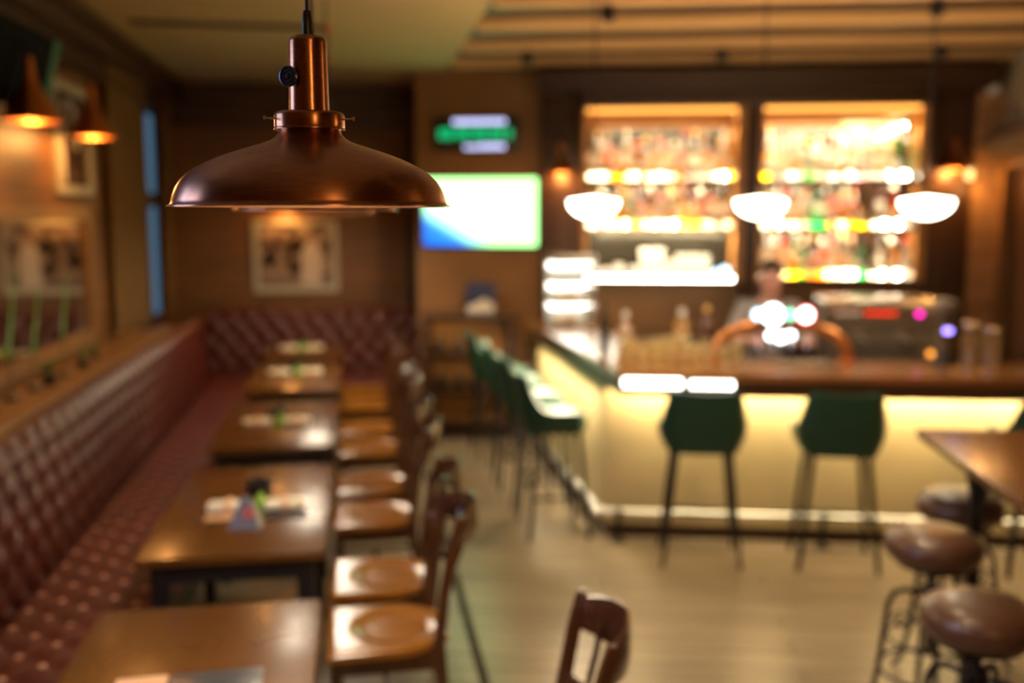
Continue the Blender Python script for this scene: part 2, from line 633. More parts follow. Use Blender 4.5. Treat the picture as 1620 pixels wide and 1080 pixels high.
# right wall with a doorway
mb = MB().box(UR, UR + 0.2, 2.72, VW, 0, 3.55).box(UR, UR + 0.2, -0.5, 1.75, 0, 3.55).box(UR, UR + 0.2, 1.75, 2.72, 2.35, 3.55)
struct('wall_right', mb, STONEW, 'pale rough wall right of the back bar', loc=B(0, 0), rz=BR)
mb = MB().box(UR + 0.2, UR + 2.8, -0.7, -0.5, 0, 3.55).box(UR + 2.8, UR + 3.0, -9.5, -0.5, 0, 3.55)
struct('wall_far_right', mb, PLASTW, 'plain wall beyond the high table', loc=B(0, 0), rz=BR)
mb = MB().box(-1.95, 9.5, -4.2, -4.0, 0, 3.5)
struct('wall_front', mb, WALLB, 'wall behind the viewer')
# ceilings
mb = MB().box(-1.75, 0.80, -4.0, 10.1, 3.20, 3.5)
struct('ceiling', mb, CEILP, 'smooth cream plaster ceiling above the dining tables')
mb = MB().box(-2.2, 9.0, -9.5, 4.0, 3.5, 3.6).box((0.84 - OX - 3.0 * SU) / CU - 0.0, 6.0, -4.6, 3.0, 3.275, 3.31)
struct('ceiling_boards', mb, BOARDW, 'brown boarded ceiling above the bar', loc=B(0, 0), rz=BR)
# beams over the bar, each one a thing of structure
for i, v in enumerate([2.78, 1.95, 1.10, 0.30, -0.55, -1.4, -2.3, -3.2, -4.2]):
    u0 = (0.86 - OX - v * SU) / CU
    mb = MB().box(u0, 6.0 if v < -0.6 else UR, v - 0.055, v + 0.055, 3.20, 3.275, bev=0.010)
    struct('ceiling_beam', mb, BEAMW, None, loc=B(0, 0), rz=BR)
# crown mouldings
mb = MB().box(-1.75, -1.68, -4, 10.1, 2.86, 3.00).box(-1.75, -1.60, -4, 10.1, 3.00, 3.12).box(-1.75, -1.56, -4, 10.1, 3.12, 3.20)
struct('trim_1', mb, DARKW, 'dark stepped moulding under the plaster ceiling, left')
mb = MB().box(-1.68, 0.66, 10.0, 10.1, 2.80, 3.02).box(-1.56, 0.66, 9.95, 10.1, 3.02, 3.20)
struct('trim_2', mb, DARKW, 'dark stepped moulding above the end wall')
mb = MB().box(0.50, 0.66, 9.95, 10.1, 0, 3.1)
struct('trim_3', mb, DARKWZ, 'dark upright post in the recess corner')
mb = MB().box(0.80, 0.83, -4.0, 9.9, 3.20, 3.5)
struct('trim_4', mb, CEILP, 'plaster edge of the lowered ceiling')
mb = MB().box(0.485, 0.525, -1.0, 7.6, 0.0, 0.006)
struct('floor_strip', mb, plain('dark_floor_strip', (0.04, 0.035, 0.025), 0.85, spec=0.1), 'narrow dark strip along the floor')  # thin dark strip laid flat along the aisle floor
mb = MB().box(-1.75, -1.72, -4.0, 8.3, 1.02, 1.08)
struct('baseboard_back', MB().box(-1.66, -0.6, VW - 0.02, VW, 0, 0.12), DARKW, None, loc=B(0, 0), rz=BR)
mb.bm.free()

# window in the left wall, dusk outside
w1 = thing('window_1', 'narrow window with blue dusk light between brown curtains', None, (-1.85, 9.05, 0))
w1['kind'] = 'structure'
MB().box(0.085, 0.105, -0.43, -0.36, 1.0, 2.9).box(0.085, 0.105, 0.36, 0.43, 1.0, 2.9).box(0.085, 0.105, -0.36, 0.36, 2.82, 2.9).box(0.085, 0.105, -0.36, 0.36, 1.0, 1.08).box(0.085, 0.11, -0.36, 0.36, 2.02, 2.14).box(0.085, 0.105, -0.05, 0.0, 1.08, 2.82).build('window_frame', DARKWZ, w1, smooth=False)
MB().box(0.085, 0.092, -0.36, 0.36, 1.08, 2.82).build('window_pane', emis('dusk_pane', (0.17, 0.34, 0.52), 0.36), w1, smooth=False)
w2 = thing('window_2', 'window with blue daylight left of the nearest table', None, (-1.82, 2.15, 0))
w2['kind'] = 'structure'
MB().box(-0.03, 0.03, -0.60, -0.55, 1.2, 2.75).box(-0.03, 0.03, 0.55, 0.60, 1.2, 2.75).box(-0.03, 0.03, -0.55, 0.55, 1.2, 1.26).box(-0.03, 0.03, -0.55, 0.55, 2.69, 2.75).box(-0.03, 0.03, -0.03, 0.03, 1.26, 2.69).build('window_frame', DARKWZ, w2, smooth=False)
MB().box(-0.004, 0.004, -0.55, 0.55, 1.26, 2.69).build('window_pane', CLEARG, w2, smooth=False)
mb = MB().box(-3.0, -2.95, 0, 12, -0.5, 4)
struct('exterior_sky', mb, E_SKY, 'blue dusk outside the window')
# second window, near the viewer on the left
mb = MB()


# ================================================================== BIG PENDANT LAMPS
def make_pendant(loc, label, cordlen=1.0, detail=True):
    t = thing('pendant_lamp', label, 'lamp', loc, 0, 'copper pendant lamps over the dining tables')
    n = 96 if detail else 40
    # shade (z measured from the rim)
    prof = [(0.0400, 0.106), (0.0408, 0.1025), (0.0430, 0.0975), (0.0475, 0.0925), (0.0545, 0.0882), (0.0640, 0.0845), (0.0780, 0.0800), (0.0930, 0.0752), (0.1080, 0.0702), (0.1225, 0.0645),
            (0.1370, 0.0580), (0.1500, 0.0510), (0.1610, 0.0430), (0.1695, 0.0345), (0.1755, 0.0250), (0.1795, 0.0155), (0.1818, 0.0075), (0.1826, 0.0030), (0.1875, 0.0008), (0.1876, -0.0004),
            (0.1820, -0.0006), (0.1800, 0.0030), (0.1775, 0.0125), (0.1735, 0.0235), (0.1675, 0.0330), (0.1590, 0.0415), (0.1480, 0.0492), (0.1350, 0.0562), (0.1205, 0.0627), (0.1060, 0.0684),
            (0.0910, 0.0732), (0.0760, 0.0780), (0.0625, 0.0825), (0.0530, 0.0862), (0.0460, 0.0905)]
    MB().lathe(prof, n).build('lamp_shade', COPPER, t, angle=60)
    prof = [(0.026, 0.1275), (0.043, 0.1270), (0.0455, 0.1255), (0.0468, 0.1225), (0.0468, 0.1085), (0.0463, 0.1065), (0.0474, 0.1055), (0.0474, 0.1035), (0.040, 0.1030)]
    MB().lathe(prof, n).build('collar', COPPER, t, angle=60)
    prof = [(0.0, 0.2285), (0.017, 0.2285), (0.0215, 0.2270), (0.0242, 0.2240), (0.0250, 0.2200), (0.0252, 0.200), (0.0258, 0.170), (0.0266, 0.1270)]
    MB().lathe(prof, 64 if detail else 24).build('lamp_neck', COPPER, t, angle=60)
    if detail:
        for s in (-1, 1):
            mb = MB().tube([(s * 0.040, -0.020, 0.1165), (s * 0.058, -0.022, 0.1175)], 0.0012, 8)
            mb.lathe([(0.0, -0.001), (0.0026, -0.001), (0.0030, 0.0), (0.0030, 0.0016), (0.0, 0.0018)], 14, (s * 0.058, -0.022, 0.1175), 'x')
            mb.build('thumb_screw', BRASS, t)
        k = MB().lathe([(0.0, 0), (0.0075, 0), (0.0100, -0.0015), (0.0105, -0.004), (0.0098, -0.0065), (0.0086, -0.0068), (0.0080, -0.0050), (0.0064, -0.0050), (0.0060, -0.0062), (0.0048, -0.0062), (0.0044, -0.0048), (0.0028, -0.0048), (0.0026, -0.0072), (0.0, -0.0074)], 28, (0, 0, 0), 'y')
        k.lathe([(0.0036, 0.014), (0.0036, 0)], 12, (0, 0, 0), 'y')
        kn = k.build('switch_knob', plain('knob_steel', (0.10, 0.14, 0.20), 0.25, 0.9), t)
        kn.location = (-0.0225, -0.0185, 0.1720)
        kn.rotation_euler = (0, 0, R(-34))
        kn.scale = (1.3, 1.2, 1.36)
    MB().lathe([(0.0, 0.262), (0.0042, 0.262), (0.0050, 0.2610), (0.0070, 0.2460), (0.0070, 0.2440), (0.0068, 0.2440), (0.0076, 0.2320), (0.0076, 0.2280), (0.0, 0.2280)], 20).build('cord_grip', BLACKP, t)
    MB().tube([(0, 0, 0.26), (0.001, 0, 0.5), (0, 0, cordlen)], 0.0024 if detail else 0.004, 8).build('cord', BLACKP, t)
    MB().lathe([(0, 0.0), (0.010, 0.0), (0.045, 0.02), (0.05, 0.045), (0.05, 0.05), (0, 0.05)], 24, (0, 0, cordlen - 0.05)).build('ceiling_canopy', COPPER2, t)
    b = MB().lathe([(0.0, 0.004), (0.07, 0.006), (0.125, 0.010), (0.140, 0.018), (0.130, 0.028), (0.06, 0.052), (0.012, 0.056), (0.0, 0.056)], 32)
    b.build('bulb', E_BULB, t)
    t.scale = (0.972, 0.972, 0.955)
    return t


RIM = 1.961
CZ = (3.20 - RIM) / 0.955
pend = [((-0.0548, 1.352), 'large spun copper pendant lamp with side knob, sharp and nearest'),
        ((-0.085, 2.30), 'second copper pendant lamp, directly behind the nearest large one'),
        ((-0.10, 4.30), 'third copper pendant lamp in the row, hanging over the tables'),
        ((-0.155, 7.00), 'fourth copper pendant lamp in the row, its rose copper at the ceiling'),
        ((-0.185, 8.35), 'last copper pendant lamp, nearest the end wall')]
for i, ((x, y), lab) in enumerate(pend):
    make_pendant((x, y, RIM), lab, CZ, i == 0)
    light('pendant_light', 'SPOT', (x, y, RIM - 0.004), 1.5 if i else 0.5, (1.0, 0.60, 0.28), 0.06, (0, 0, 0), 165, 0.6)


# ================================================================== TABLES
def make_table(loc, label, L=1.28, W=0.66, H=0.75):
    t = thing('dining_table', label, 'table', loc, 0, 'wooden dining tables along the banquette')
    MB().box(-W / 2, W / 2, -L / 2, L / 2, H - 0.032, H, bev=0.006).build('tabletop', TABLEW, t)
    MB().box(-W / 2 + .05, W / 2 - .05, -L / 2 + .05, -L / 2 + .075, H - .11, H - .032).box(-W / 2 + .05, W / 2 - .05, L / 2 - .075, L / 2 - .05, H - .11, H - .032) \
        .box(-W / 2 + .05, -W / 2 + .075, -L / 2 + .05, L / 2 - .05, H - .11, H - .032).box(W / 2 - .075, W / 2 - .05, -L / 2 + .05, L / 2 - .05, H - .11, H - .032).build('apron', TABLED, t, smooth=False)
    for sx in (-1, 1):
        for sy in (-1, 1):
            x, y = sx * (W / 2 - .075), sy * (L / 2 - .075)
            a, b = 0.032, 0.022
            top = [(x - a, y - a, H - .04), (x + a, y - a, H - .04), (x + a, y + a, H - .04), (x - a, y + a, H - .04)]
            bot = [(x - b, y - b, 0), (x + b, y - b, 0), (x + b, y + b, 0), (x - b, y + b, 0)]
            MB().loft([bot, top]).build('leg', TABLED, t, smooth=False)
    return t


TY = [2.43, 4.165, 5.86, 7.59, 9.05]
TLAB = ['wooden dining table nearest the viewer with a menu at its near edge',
        'wooden dining table holding the grey table tent and dark bowl',
        'wooden dining table behind the one with the table tent',
        'wooden dining table second from the back banquette',
        'wooden dining table beside the back banquette, farthest of the row']
tb = None
for i, y in enumerate(TY):
    L = 1.28 if i < 4 else 0.66
    if i in (0, 4):
        make_table((-0.455, y, 0), TLAB[i], L)
    else:
        if tb is None:
            tb = make_table((-0.455, y, 0), TLAB[i])
        else:
            dup(tb, (-0.455, y, 0), 0, TLAB[i])


# ================================================================== CHAIRS (sitter faces -x)
def make_chair(loc, label, rz=0):
    t = thing('dining_chair', label, 'chair', loc, rz, 'bentwood chairs along the tables')
    # seat: tapered, dished, 30 mm
    def halfw(s):  # s 0 front .. 1 back
        if s < 0.62:
            return 0.222 - 0.012 * s
        k = (s - 0.62) / 0.38
        return 0.2146 - 0.095 * k ** 1.4 - 0.01 * k
    NU, NV = 28, 24
    mb = MB()

    def top(a, b):
        x = -0.215 + 0.43 * a
        hw = halfw(a)
        y = (2 * b - 1) * hw
        ex = (x - 0.03) / 0.150
        ey = y / 0.150
        d2 = math.sqrt(ex * ex + ey * ey)
        k = min(1.0, max(0.0, (1.12 - d2) / 0.35))
        k = k * k * (3 - 2 * k)
        edge = min(a, 1 - a, b, 1 - b)
        rd = 0.006 * max(0, 1 - edge / 0.05) ** 2
        return Vector((x, y, 0.458 - 0.011 * k - rd))
    g = mb.grid(top, NU, NV)
    g2 = mb.grid(lambda a, b: Vector((top(a, b).x, top(a, b).y, 0.428)), NU, NV)
    rim = lambda G: [G[i][0] for i in range(NU)] + [G[NU][j] for j in range(NV)] + [G[i][NV] for i in range(NU, 0, -1)] + [G[0][j] for j in range(NV, 0, -1)]
    ra, rb = rim(g), rim(g2)
    for i in range(len(ra)):
        j = (i + 1) % len(ra)
        mb.bm.faces.new((ra[i], rb[i], rb[j], ra[j]))
    mb.build('seat', CHAIRW, t, angle=50)
    MB().box(-0.185, 0.16, -0.185, -0.163, 0.36, 0.43).box(-0.185, 0.16, 0.163, 0.185, 0.36, 0.43).box(-0.185, -0.163, -0.18, 0.18, 0.36, 0.43).box(0.14, 0.16, -0.16, 0.16, 0.36, 0.43).build('seat_frame', CHAIRD, t, smooth=False)

    def sq(x, y, z, a, b):
        return [(x - a, y - b, z), (x + a, y - b, z), (x + a, y + b, z), (x - a, y + b, z)]
    for s in (-1, 1):
        y = s * 0.178
        MB().loft([sq(-0.205, y * 1.06, 0, .014, .014), sq(-0.18, y, 0.43, .020, .020)]).build('leg', CHAIRD, t)
    for s in (-1, 1):
        y = s * 0.165
        # rear leg runs up to the top rail
        MB().loft([sq(0.235, y * 1.08, 0, .015, .014), sq(0.19, y * 1.02, 0.25, .018, .016), sq(0.175, y, 0.45, .020, .017), sq(0.192, y * 1.02, 0.62, .019, .016),
                   sq(0.225, y * 1.06, 0.80, .017, .015), sq(0.250, y * 1.10, 0.905, .014, .013), sq(0.252, y * 1.10, 0.912, .009, .009)]).build('leg', CHAIRD, t)

    def rail(zc, h, xb, bulge, w, th=0.011, arch=0.012):
        secs = []
        for i in range(19):
            s = -1 + i / 9
            x = xb + bulge * (1 - s * s)
            y = s * w
            hh = h * (0.62 + 0.38 * (1 - s * s))
            z = zc + arch * (1 - s * s)
            n = Vector((1, 2 * bulge * s / w, 0)).normalized()
            c = Vector((x, y, z))
            ring = []
            for k in range(10):
                a = 2 * PI * k / 10
                ring.append(c + n * th * math.cos(a) + Vector((0, 0, 1)) * hh * 0.5 * math.sin(a) * (1.0 if abs(math.sin(a)) > .99 else 1.0))
            secs.append(ring)
        return MB().loft(secs)
    rail(0.848, 0.150, 0.240, 0.088, 0.182).build('top_rail', CHAIRD, t)
    rail(0.665, 0.045, 0.200, 0.045, 0.170).build('cross_rail', CHAIRD, t)
    for s in (-1, 0, 1):
        MB().tube([(0.243 - 0.006 * abs(s), s * 0.06, 0.67), (0.285 - 0.014 * abs(s), s * 0.085, 0.775), (0.312 - 0.022 * abs(s), s * 0.105, 0.85)], 0.009, 8).build('spindle', CHAIRD, t)
    MB().tube([(-0.193, -0.183, 0.2), (0.198, -0.172, 0.2)], 0.010, 8).tube([(-0.193, 0.183, 0.2), (0.198, 0.172, 0.2)], 0.010, 8).tube([(0.0, -0.178, 0.2), (0.0, 0.178, 0.2)], 0.010, 8).build('stretcher', CHAIRD, t)
    return t


CH = [(0.09, 3.52, 1.5, 'wooden chair with glossy dished seat, nearest of the aligned row'),
      (0.09, 4.06, -1, 'wooden chair at the table with the tent, second in the row'),
      (0.08, 4.96, 1, 'wooden chair at the far end of the tent table, third in the row'),
      (0.08, 5.56, -1, 'wooden chair at the middle table, fourth in the row'),
      (0.08, 6.45, 2, 'wooden chair at the middle table far end, fifth in the row'),
      (0.07, 7.06, 0, 'wooden chair sixth in the row, near the wine shelf side'),
      (0.07, 7.98, -2, 'wooden chair seventh in the row towards the back banquette'),
      (0.07, 8.62, 1, 'wooden chair farthest from the viewer, by the back banquette')]
ch0 = None
for x, y, r, lab in CH:
    if ch0 is None:
        ch0 = make_chair((x, y, 0), lab, R(r))
    else:
        dup(ch0, (x, y, 0), R(r), lab)
dup(ch0, (0.355, 2.43, 0), R(-1), 'separate wooden chair pulled out into the aisle, only its curved back showing')


# ================================================================== BANQUETTES
def tuft(s, t, a=0.19, b=0.24, A=0.040):
    p = s / a + t / b
    q = s / a - t / b
    return A * (abs(math.sin(PI * p) * math.sin(PI * q)) ** 0.55)


def make_banquette(loc, rz, L, label, zt=1.03, depth=0.56, near=0.0):
    """local: sitter faces -y... built with the back at y=0, seat towards -y, running along x 0..L"""
    t = thing('banquette', label, 'banquette', loc, rz)
    # backrest
    nz = 36
    mb = MB()
    ns = int(L / 0.022)
    z0, z1 = 0.44, zt

    def f(a, b):
        s = a * L
        zz = z0 + (z1 - z0) * b
        rec = 0.03 * b
        y = -0.095 + rec - tuft(s, zz - z0 + 0.05)
        if b > 0.93:
            y += (b - 0.93) / 0.07 * 0.03
        if a == 0 or a == 1:
            y = -0.06
        return Vector((s, y, zz))
    g = mb.grid(f, ns, nz)
    # rolled top and plain back
    prev = [g[i][nz] for i in range(ns + 1)]
    for (dy, zz) in ((-0.045, zt + 0.022), (-0.02, zt + 0.026), (0.0, zt + 0.012), (0.0, 0.3)):
        cur = [mb.bm.verts.new((i / ns * L, dy, zz)) for i in range(ns + 1)]
        for i in range(ns):
            mb.bm.faces.new((prev[i], prev[i + 1], cur[i + 1], cur[i]))
        prev = cur
    mb.build('backrest', LEATHER, t, angle=80)
    # piping along the top
    # seat
    mb = MB()
    nd = 30

    def fs(a, b):
        s = a * L
        d = b * depth
        z = 0.435 + tuft(s + 0.05, d + 0.03, 0.17, 0.20, 0.026)
        if b < 0.08:
            z -= (0.08 - b) * 0.3
        if b > 0.88:
            k = (b - 0.88) / 0.12
            z = z * (1 - k) + (0.435 + 0.01) * k - 0.018 * k * k
        return Vector((s, -0.10 - d, z))
    g = mb.grid(fs, ns, nd)
    prev = [g[i][nd] for i in range(ns + 1)]
    for (dy, zz) in ((-0.10 - depth - 0.022, 0.405), (-0.10 - depth - 0.026, 0.37), (-0.10 - depth - 0.012, 0.325), (-0.10 - depth + 0.03, 0.315), (-0.05, 0.315)):
        cur = [mb.bm.verts.new((i / ns * L, dy, zz)) for i in range(ns + 1)]
        for i in range(ns):
            mb.bm.faces.new((prev[i], prev[i + 1], cur[i + 1], cur[i]))
        prev = cur
    mb.build('seat_cushion', SEATF, t, angle=80)
    # buttons of the seat: at the crossings of the tuft lines
    mb = MB()
    nb = 0
    i0 = 0
    a, b = 0.17, 0.20
    for i in range(-2, int(2 * L / a) + 40):
        for j in range(-40, 40):
            # p = i/2... crossings where p and q are both integers
            pass
    pi_max = int(L / a) + 6
    for p in range(-4, pi_max + 4):
        for q in range(-8, pi_max + 8):
            s = a * (p + q) / 2 - 0.05
            d = b * (p - q) / 2 - 0.03
            if 0.03 < s < L - 0.03 and 0.03 < d < depth * 0.9:
                r = 0.014
                c = (s, -0.10 - d, 0.437)
                mb.lathe([(0.0, 0.009), (r * .6, 0.0075), (r, 0.003), (r, -0.002)], 8, c)
                nb += 1
    o = mb.build('buttons', BUTTON, t)
    o['kind'] = 'stuff'
    MB().box(0, L, -0.10 - depth + 0.06, -0.02, 0, 0.32).build('base', plain('banquette_base_' + str(len(MATS)), (0.05, 0.045, 0.028), 0.6), t, smooth=False)
    return t


# long one on the left: back against x=-1.62, running along y; local x -> world +y
make_banquette((-1.44 - 0.0, 9.72, 0), R(-90), 9.5, 'long oxblood tufted leather banquette running along the left wall')
b2 = None
# back one: back to y=10.05, sitter faces -y
b2 = make_banquette((-1.40, 9.86, 0), 0.0, 2.03, 'short oxblood tufted banquette against the end wall under the picture', depth=0.40)
for o in bpy.data.objects:
    pass
# the first one faces +x: flip by rotating the other way
bl = [o for o in bpy.data.objects if o.name == 'banquette'][0]
bl.location = (-1.44, -0.2, 0)
bl.rotation_euler = (0, 0, R(90))

# wooden ledge behind the long banquette
mb = MB().box(-1.75, -1.44, -0.2, 8.1, 1.045, 1.085, bev=0.004).box(-1.74, -1.47, -0.2, 8.1, 0.0, 1.045)
struct('trim_6', mb, LEDGEW, 'wooden ledge behind the long banquette')

# ================================================================== LEFT WALL THINGS
mr_ = thing('wall_mirror', 'wide wood framed mirror above the banquette reflecting the room', 'mirror', (-1.75, 5.35, 0))
MB().box(0, 0.012, -1.75, 1.52, 1.20, 1.92).build('mirror_glass', MIRROR, mr_, smooth=False)
MB().box(0, 0.035, -1.83, 1.60, 1.92, 2.0).box(0, 0.035, -1.83, 1.60, 1.12, 1.20).box(0, 0.035, -1.83, -1.75, 1.2, 1.92).box(0, 0.035, 1.52, 1.60, 1.2, 1.92).build('frame', LEDGEW, mr_, smooth=False)

# reeds standing on the ledge
reeds = [(-1.60, 4.90, 0.62, -0.05), (-1.58, 5.18, 0.50, -0.06), (-1.56, 5.62, 0.56, -0.07), (-1.60, 4.62, 0.70, 0.02), (-1.57, 6.05, 0.42, -0.05)]
for i, (x, y, h, ln) in enumerate(reeds):
    t = thing('ornamental_reed', ['tall green reed on the ledge at the picture edge', 'green tipped reed standing left of centre before the mirror', 'green tipped reed standing at the middle of the mirror', 'tall reed at the very edge of the mirror', 'thin dull reed on the ledge towards the curtain'][i], 'plant', (x, y, 1.085), 0, 'reeds before the mirror')
    MB().tube([(0, 0, 0), (0.0, -ln * 0.0, h * .4)], 0.004, 6).lathe([(0, 0), (0.03, 0), (0.035, 0.01), (0.03, 0.03), (0, 0.032)], 12).build('stem', REEDB, t)
    secs = []
    for k in range(8):
        a = k / 7
        w = 0.011 * (1 - a * a) + 0.001
        z = h * (0.38 + 0.62 * a)
        y0 = 0.16 * a * (1 if i != 4 else 0.5)
        secs.append([(-0.002, y0 - w, z), (0.003, y0 - w * .3, z), (0.002, y0 + w, z), (-0.003, y0 + w * .3, z)])
    MB().loft(secs).build('blade', REED if i < 3 else REEDB, t)
for i, (x, y, s) in enumerate([(-1.56, 5.35, 1.0), (-1.55, 5.95, 0.8), (-1.57, 6.3, 0.7)]):
    t = thing('small_plant', ['small spiky plant on the ledge between the green reeds', 'small low plant on the ledge right of the reeds', 'smallest plant on the ledge below the mirror corner'][i], 'plant', (x, y, 1.085), 0, 'small plants on the ledge')
    MB().lathe([(0, 0), (0.03 * s, 0), (0.04 * s, 0.05 * s), (0.035 * s, 0.05 * s), (0, 0.04 * s)], 14).build('pot', BLACKP, t)
    mb = MB()
    for k in range(9):
        a = 2 * PI * k / 9 + i
        d = Vector((math.cos(a), math.sin(a), 0))
        mb.tube([Vector((0, 0, 0.04 * s)), d * 0.02 * s + Vector((0, 0, 0.09 * s)), d * 0.055 * s + Vector((0, 0, 0.14 * s))], 0.006 * s, 5, taper=[1, .8, .1])
    mb.build('leaves', LEAF, t)


# copper gooseneck sconces; local: wall at x=0, lamp towards +x (bell opening down)
def make_sconce(loc, rz, label, group, arm=True, s=1.0):
    t = thing('wall_lamp', label, 'lamp', loc, rz, group)
    off = 0.25 if arm else 0.16
    MB().lathe([(0.012 * s, 0.30 * s), (0.020 * s, 0.295 * s), (0.024 * s, 0.27 * s), (0.028 * s, 0.215 * s), (0.036 * s, 0.18 * s), (0.066 * s, 0.13 * s), (0.100 * s, 0.075 * s), (0.118 * s, 0.035 * s), (0.128 * s, 0.018 * s), (0.130 * s, 0.0),
                (0.127 * s, 0.0), (0.124 * s, 0.015 * s), (0.114 * s, 0.033 * s), (0.096 * s, 0.072 * s), (0.062 * s, 0.127 * s), (0.03 * s, 0.18 * s)], 36, (off, 0, 0)).build('lamp_shade', COPPER2, t)
    MB().lathe([(0, 0.012), (0.040, 0.014), (0.060, 0.026), (0.045, 0.06), (0.018, 0.09), (0, 0.10)], 16, (off, 0, 0)).build('bulb', E_SCON, t)
    pts = []
    for k in range(13):
        a = PI * k / 12
        pts.append((off / 2 + off / 2 * math.cos(a), 0, 0.30 * s + 0.10 * math.sin(a)))
    pts.append((0.01, 0, 0.22 * s))
    MB().tube(pts, 0.008, 8).build('arm', BLACKM, t)
    MB().lathe([(0.0, 0), (0.045, 0), (0.045, 0.015), (0, 0.018)], 20, (0, 0, 0.22 * s), 'x').build('wall_plate', COPPER2, t)
    return t


SCG = 'copper wall lamps'
for (loc, rz, lab, pw) in [((-1.75, 5.11, 2.39), 0, 'copper bell wall lamp on the left wall, nearest the viewer', 8),
                           ((-1.75, 6.24, 2.40), 0, 'copper bell wall lamp beside the arched white picture', 8),
                           ((-0.66, 10.1, 1.99), R(-90), 'copper wall lamp over the end wall picture, behind the big pendant', 4),
                           (B(-0.40, VW - 0.06, 2.30), BR - PI / 2, 'copper cone lamp glowing on the post between television and back bar', 5),
                           (B(2.86, VW - 0.06, 2.32), BR - PI / 2, 'copper cone lamp on the dark panel right of the bottle shelves', 7)]:
    s = make_sconce(loc, rz, lab, SCG, abs(rz) < .01, 1.0 if abs(rz) < .01 else 0.85)
    off = 0.25 if abs(rz) < .01 else 0.16
    p = Vector(loc) + Vector((off * math.cos(rz), off * math.sin(rz), -0.008))
    light('sconce_light', 'POINT', p, pw * 1.5, (1.0, 0.45, 0.11), 0.03)

# curtains
def make_curtain(y0, y1, label, x=-1.70, z0=1.09, z1=2.96):
    t = thing('curtain', label, 'curtain', (x, (y0 + y1) / 2, z0), 0, 'brown curtains at the window')
    L = y1 - y0
    n = 60
    rings = []
    mb = MB()

    def f(a, b):
        am = 0.030 * (0.5 + 0.5 * b)
        return Vector((am * math.sin(a * L / 0.115 * 2 * PI + 0.6 * math.sin(b * 2)), -L / 2 + a * L, (z1 - z0) * b))
    g = mb.grid(f, n, 16)
    r = bmesh.ops.solidify(mb.bm, geom=mb.bm.faces[:], thickness=0.004)
    mb.build('drape', CURTAIN, t, angle=80)
    MB().box(-0.035, 0.035, -L / 2, L / 2, z1 - z0, z1 - z0 + 0.02).build('heading', CURTAIN, t, smooth=False)
    return t


make_curtain(7.45, 8.66, 'brown curtain left of the blue window')
make_curtain(9.44, 9.85, 'brown curtain right of the blue window, by the corner')

# arched white picture on left wall
pc = thing('framed_picture', 'white framed arched photograph on the left wall behind the copper lamp', 'picture', (-1.75, 6.72, 2.38))
MB().box(0.004, 0.012, -0.38, 0.38, -0.26, 0.33).build('photo_print', PHOTO2, pc, smooth=False)
MB().box(0, 0.03, -0.42, -0.36, -0.30, 0.37).box(0, 0.03, 0.34, 0.42, -0.30, 0.37).box(0, 0.03, -0.36, 0.34, -0.30, -0.25).box(0, 0.03, -0.36, 0.34, 0.32, 0.37).build('frame', WHITEP, pc, smooth=False)
arc = [(0.016, -0.10 + 0.16 * math.cos(PI * k / 12), 0.12 + 0.15 * math.sin(PI * k / 12)) for k in range(13)]
MB().tube([(0.016, 0.06, -0.02)] + arc + [(0.016, -0.26, -0.24)], 0.018, 6).build('pale_arch', plain('arch_grey', (0.42, 0.37, 0.30), .5), pc)

# tilted screen high on the left wall
tv2 = thing('wall_screen', 'black tilted screen high on the left wall with a green lit edge', 'television', (-1.58, 5.20, 2.66), 0)
mb = MB().box(-0.02, 0.02, -0.42, 0.36, -0.19, 0.19, bev=0.006)
o = mb.build('screen_panel', plain('matt_black', (0.006, 0.006, 0.007), 0.9, spec=0.1), tv2)
o.rotation_euler = (0, R(14), R(-3))
mb = MB().box(-0.02, 0.024, 0.362, 0.43, -0.19, 0.19)
o = mb.build('edge_strip', plain('green_lit_edge', (0.03, 0.12, 0.05), 0.5), tv2, smooth=False)  # green light on the screen's edge put into this strip's colour
o.rotation_euler = (0, R(14), R(-3))
MB().tube([(-0.17, 0, 0.0), (-0.01, 0, 0)], 0.02, 8).build('bracket', BLACKM, tv2)

# picture on the end wall
pc = thing('framed_picture', 'black and white photograph in a pale frame on the end wall', 'picture', (-0.575, 10.1, 1.545))
MB().box(-0.36, 0.36, -0.012, -0.004, -0.31, 0.31).build('photo_print', PHOTO, pc, smooth=False)
MB().box(-0.41, -0.35, -0.03, 0, -0.355, 0.355).box(0.35, 0.41, -0.03, 0, -0.355, 0.355).box(-0.35, 0.35, -0.03, 0, -0.355, -0.29).box(-0.35, 0.35, -0.03, 0, 0.31, 0.355).build('frame', WHITEP, pc, smooth=False)
MB().loft([[(0.05, -0.016, -0.28), (0.24, -0.016, -0.28), (0.25, -0.016, 0.02), (0.20, -0.016, 0.13), (0.12, -0.016, 0.14), (0.06, -0.016, 0.05)],
           [(0.05, -0.013, -0.28), (0.24, -0.013, -0.28), (0.25, -0.013, 0.02), (0.20, -0.013, 0.13), (0.12, -0.013, 0.14), (0.06, -0.013, 0.05)]]).build('pale_figure', FIGURE, pc)
MB().box(-0.34, 0.34, -0.015, -0.013, -0.29, -0.20).build('pale_foreground', FIGUREL, pc, smooth=False)

# air slot in the plaster ceiling
t = thing('ceiling_vent', 'long dark air slot in the plaster ceiling', 'vent', (-0.80, 7.0, 3.20))
MB().box(-0.62, 0.62, -0.055, 0.055, -0.012, 0.0).build('frame', DARKW, t, smooth=False)
MB().box(-0.60, 0.60, -0.035, -0.02, -0.016, -0.012).box(-0.60, 0.60, 0.0, 0.012, -0.016, -0.012).box(-0.60, 0.60, 0.03, 0.04, -0.016, -0.012).build('slat', BLACKP, t, smooth=False)

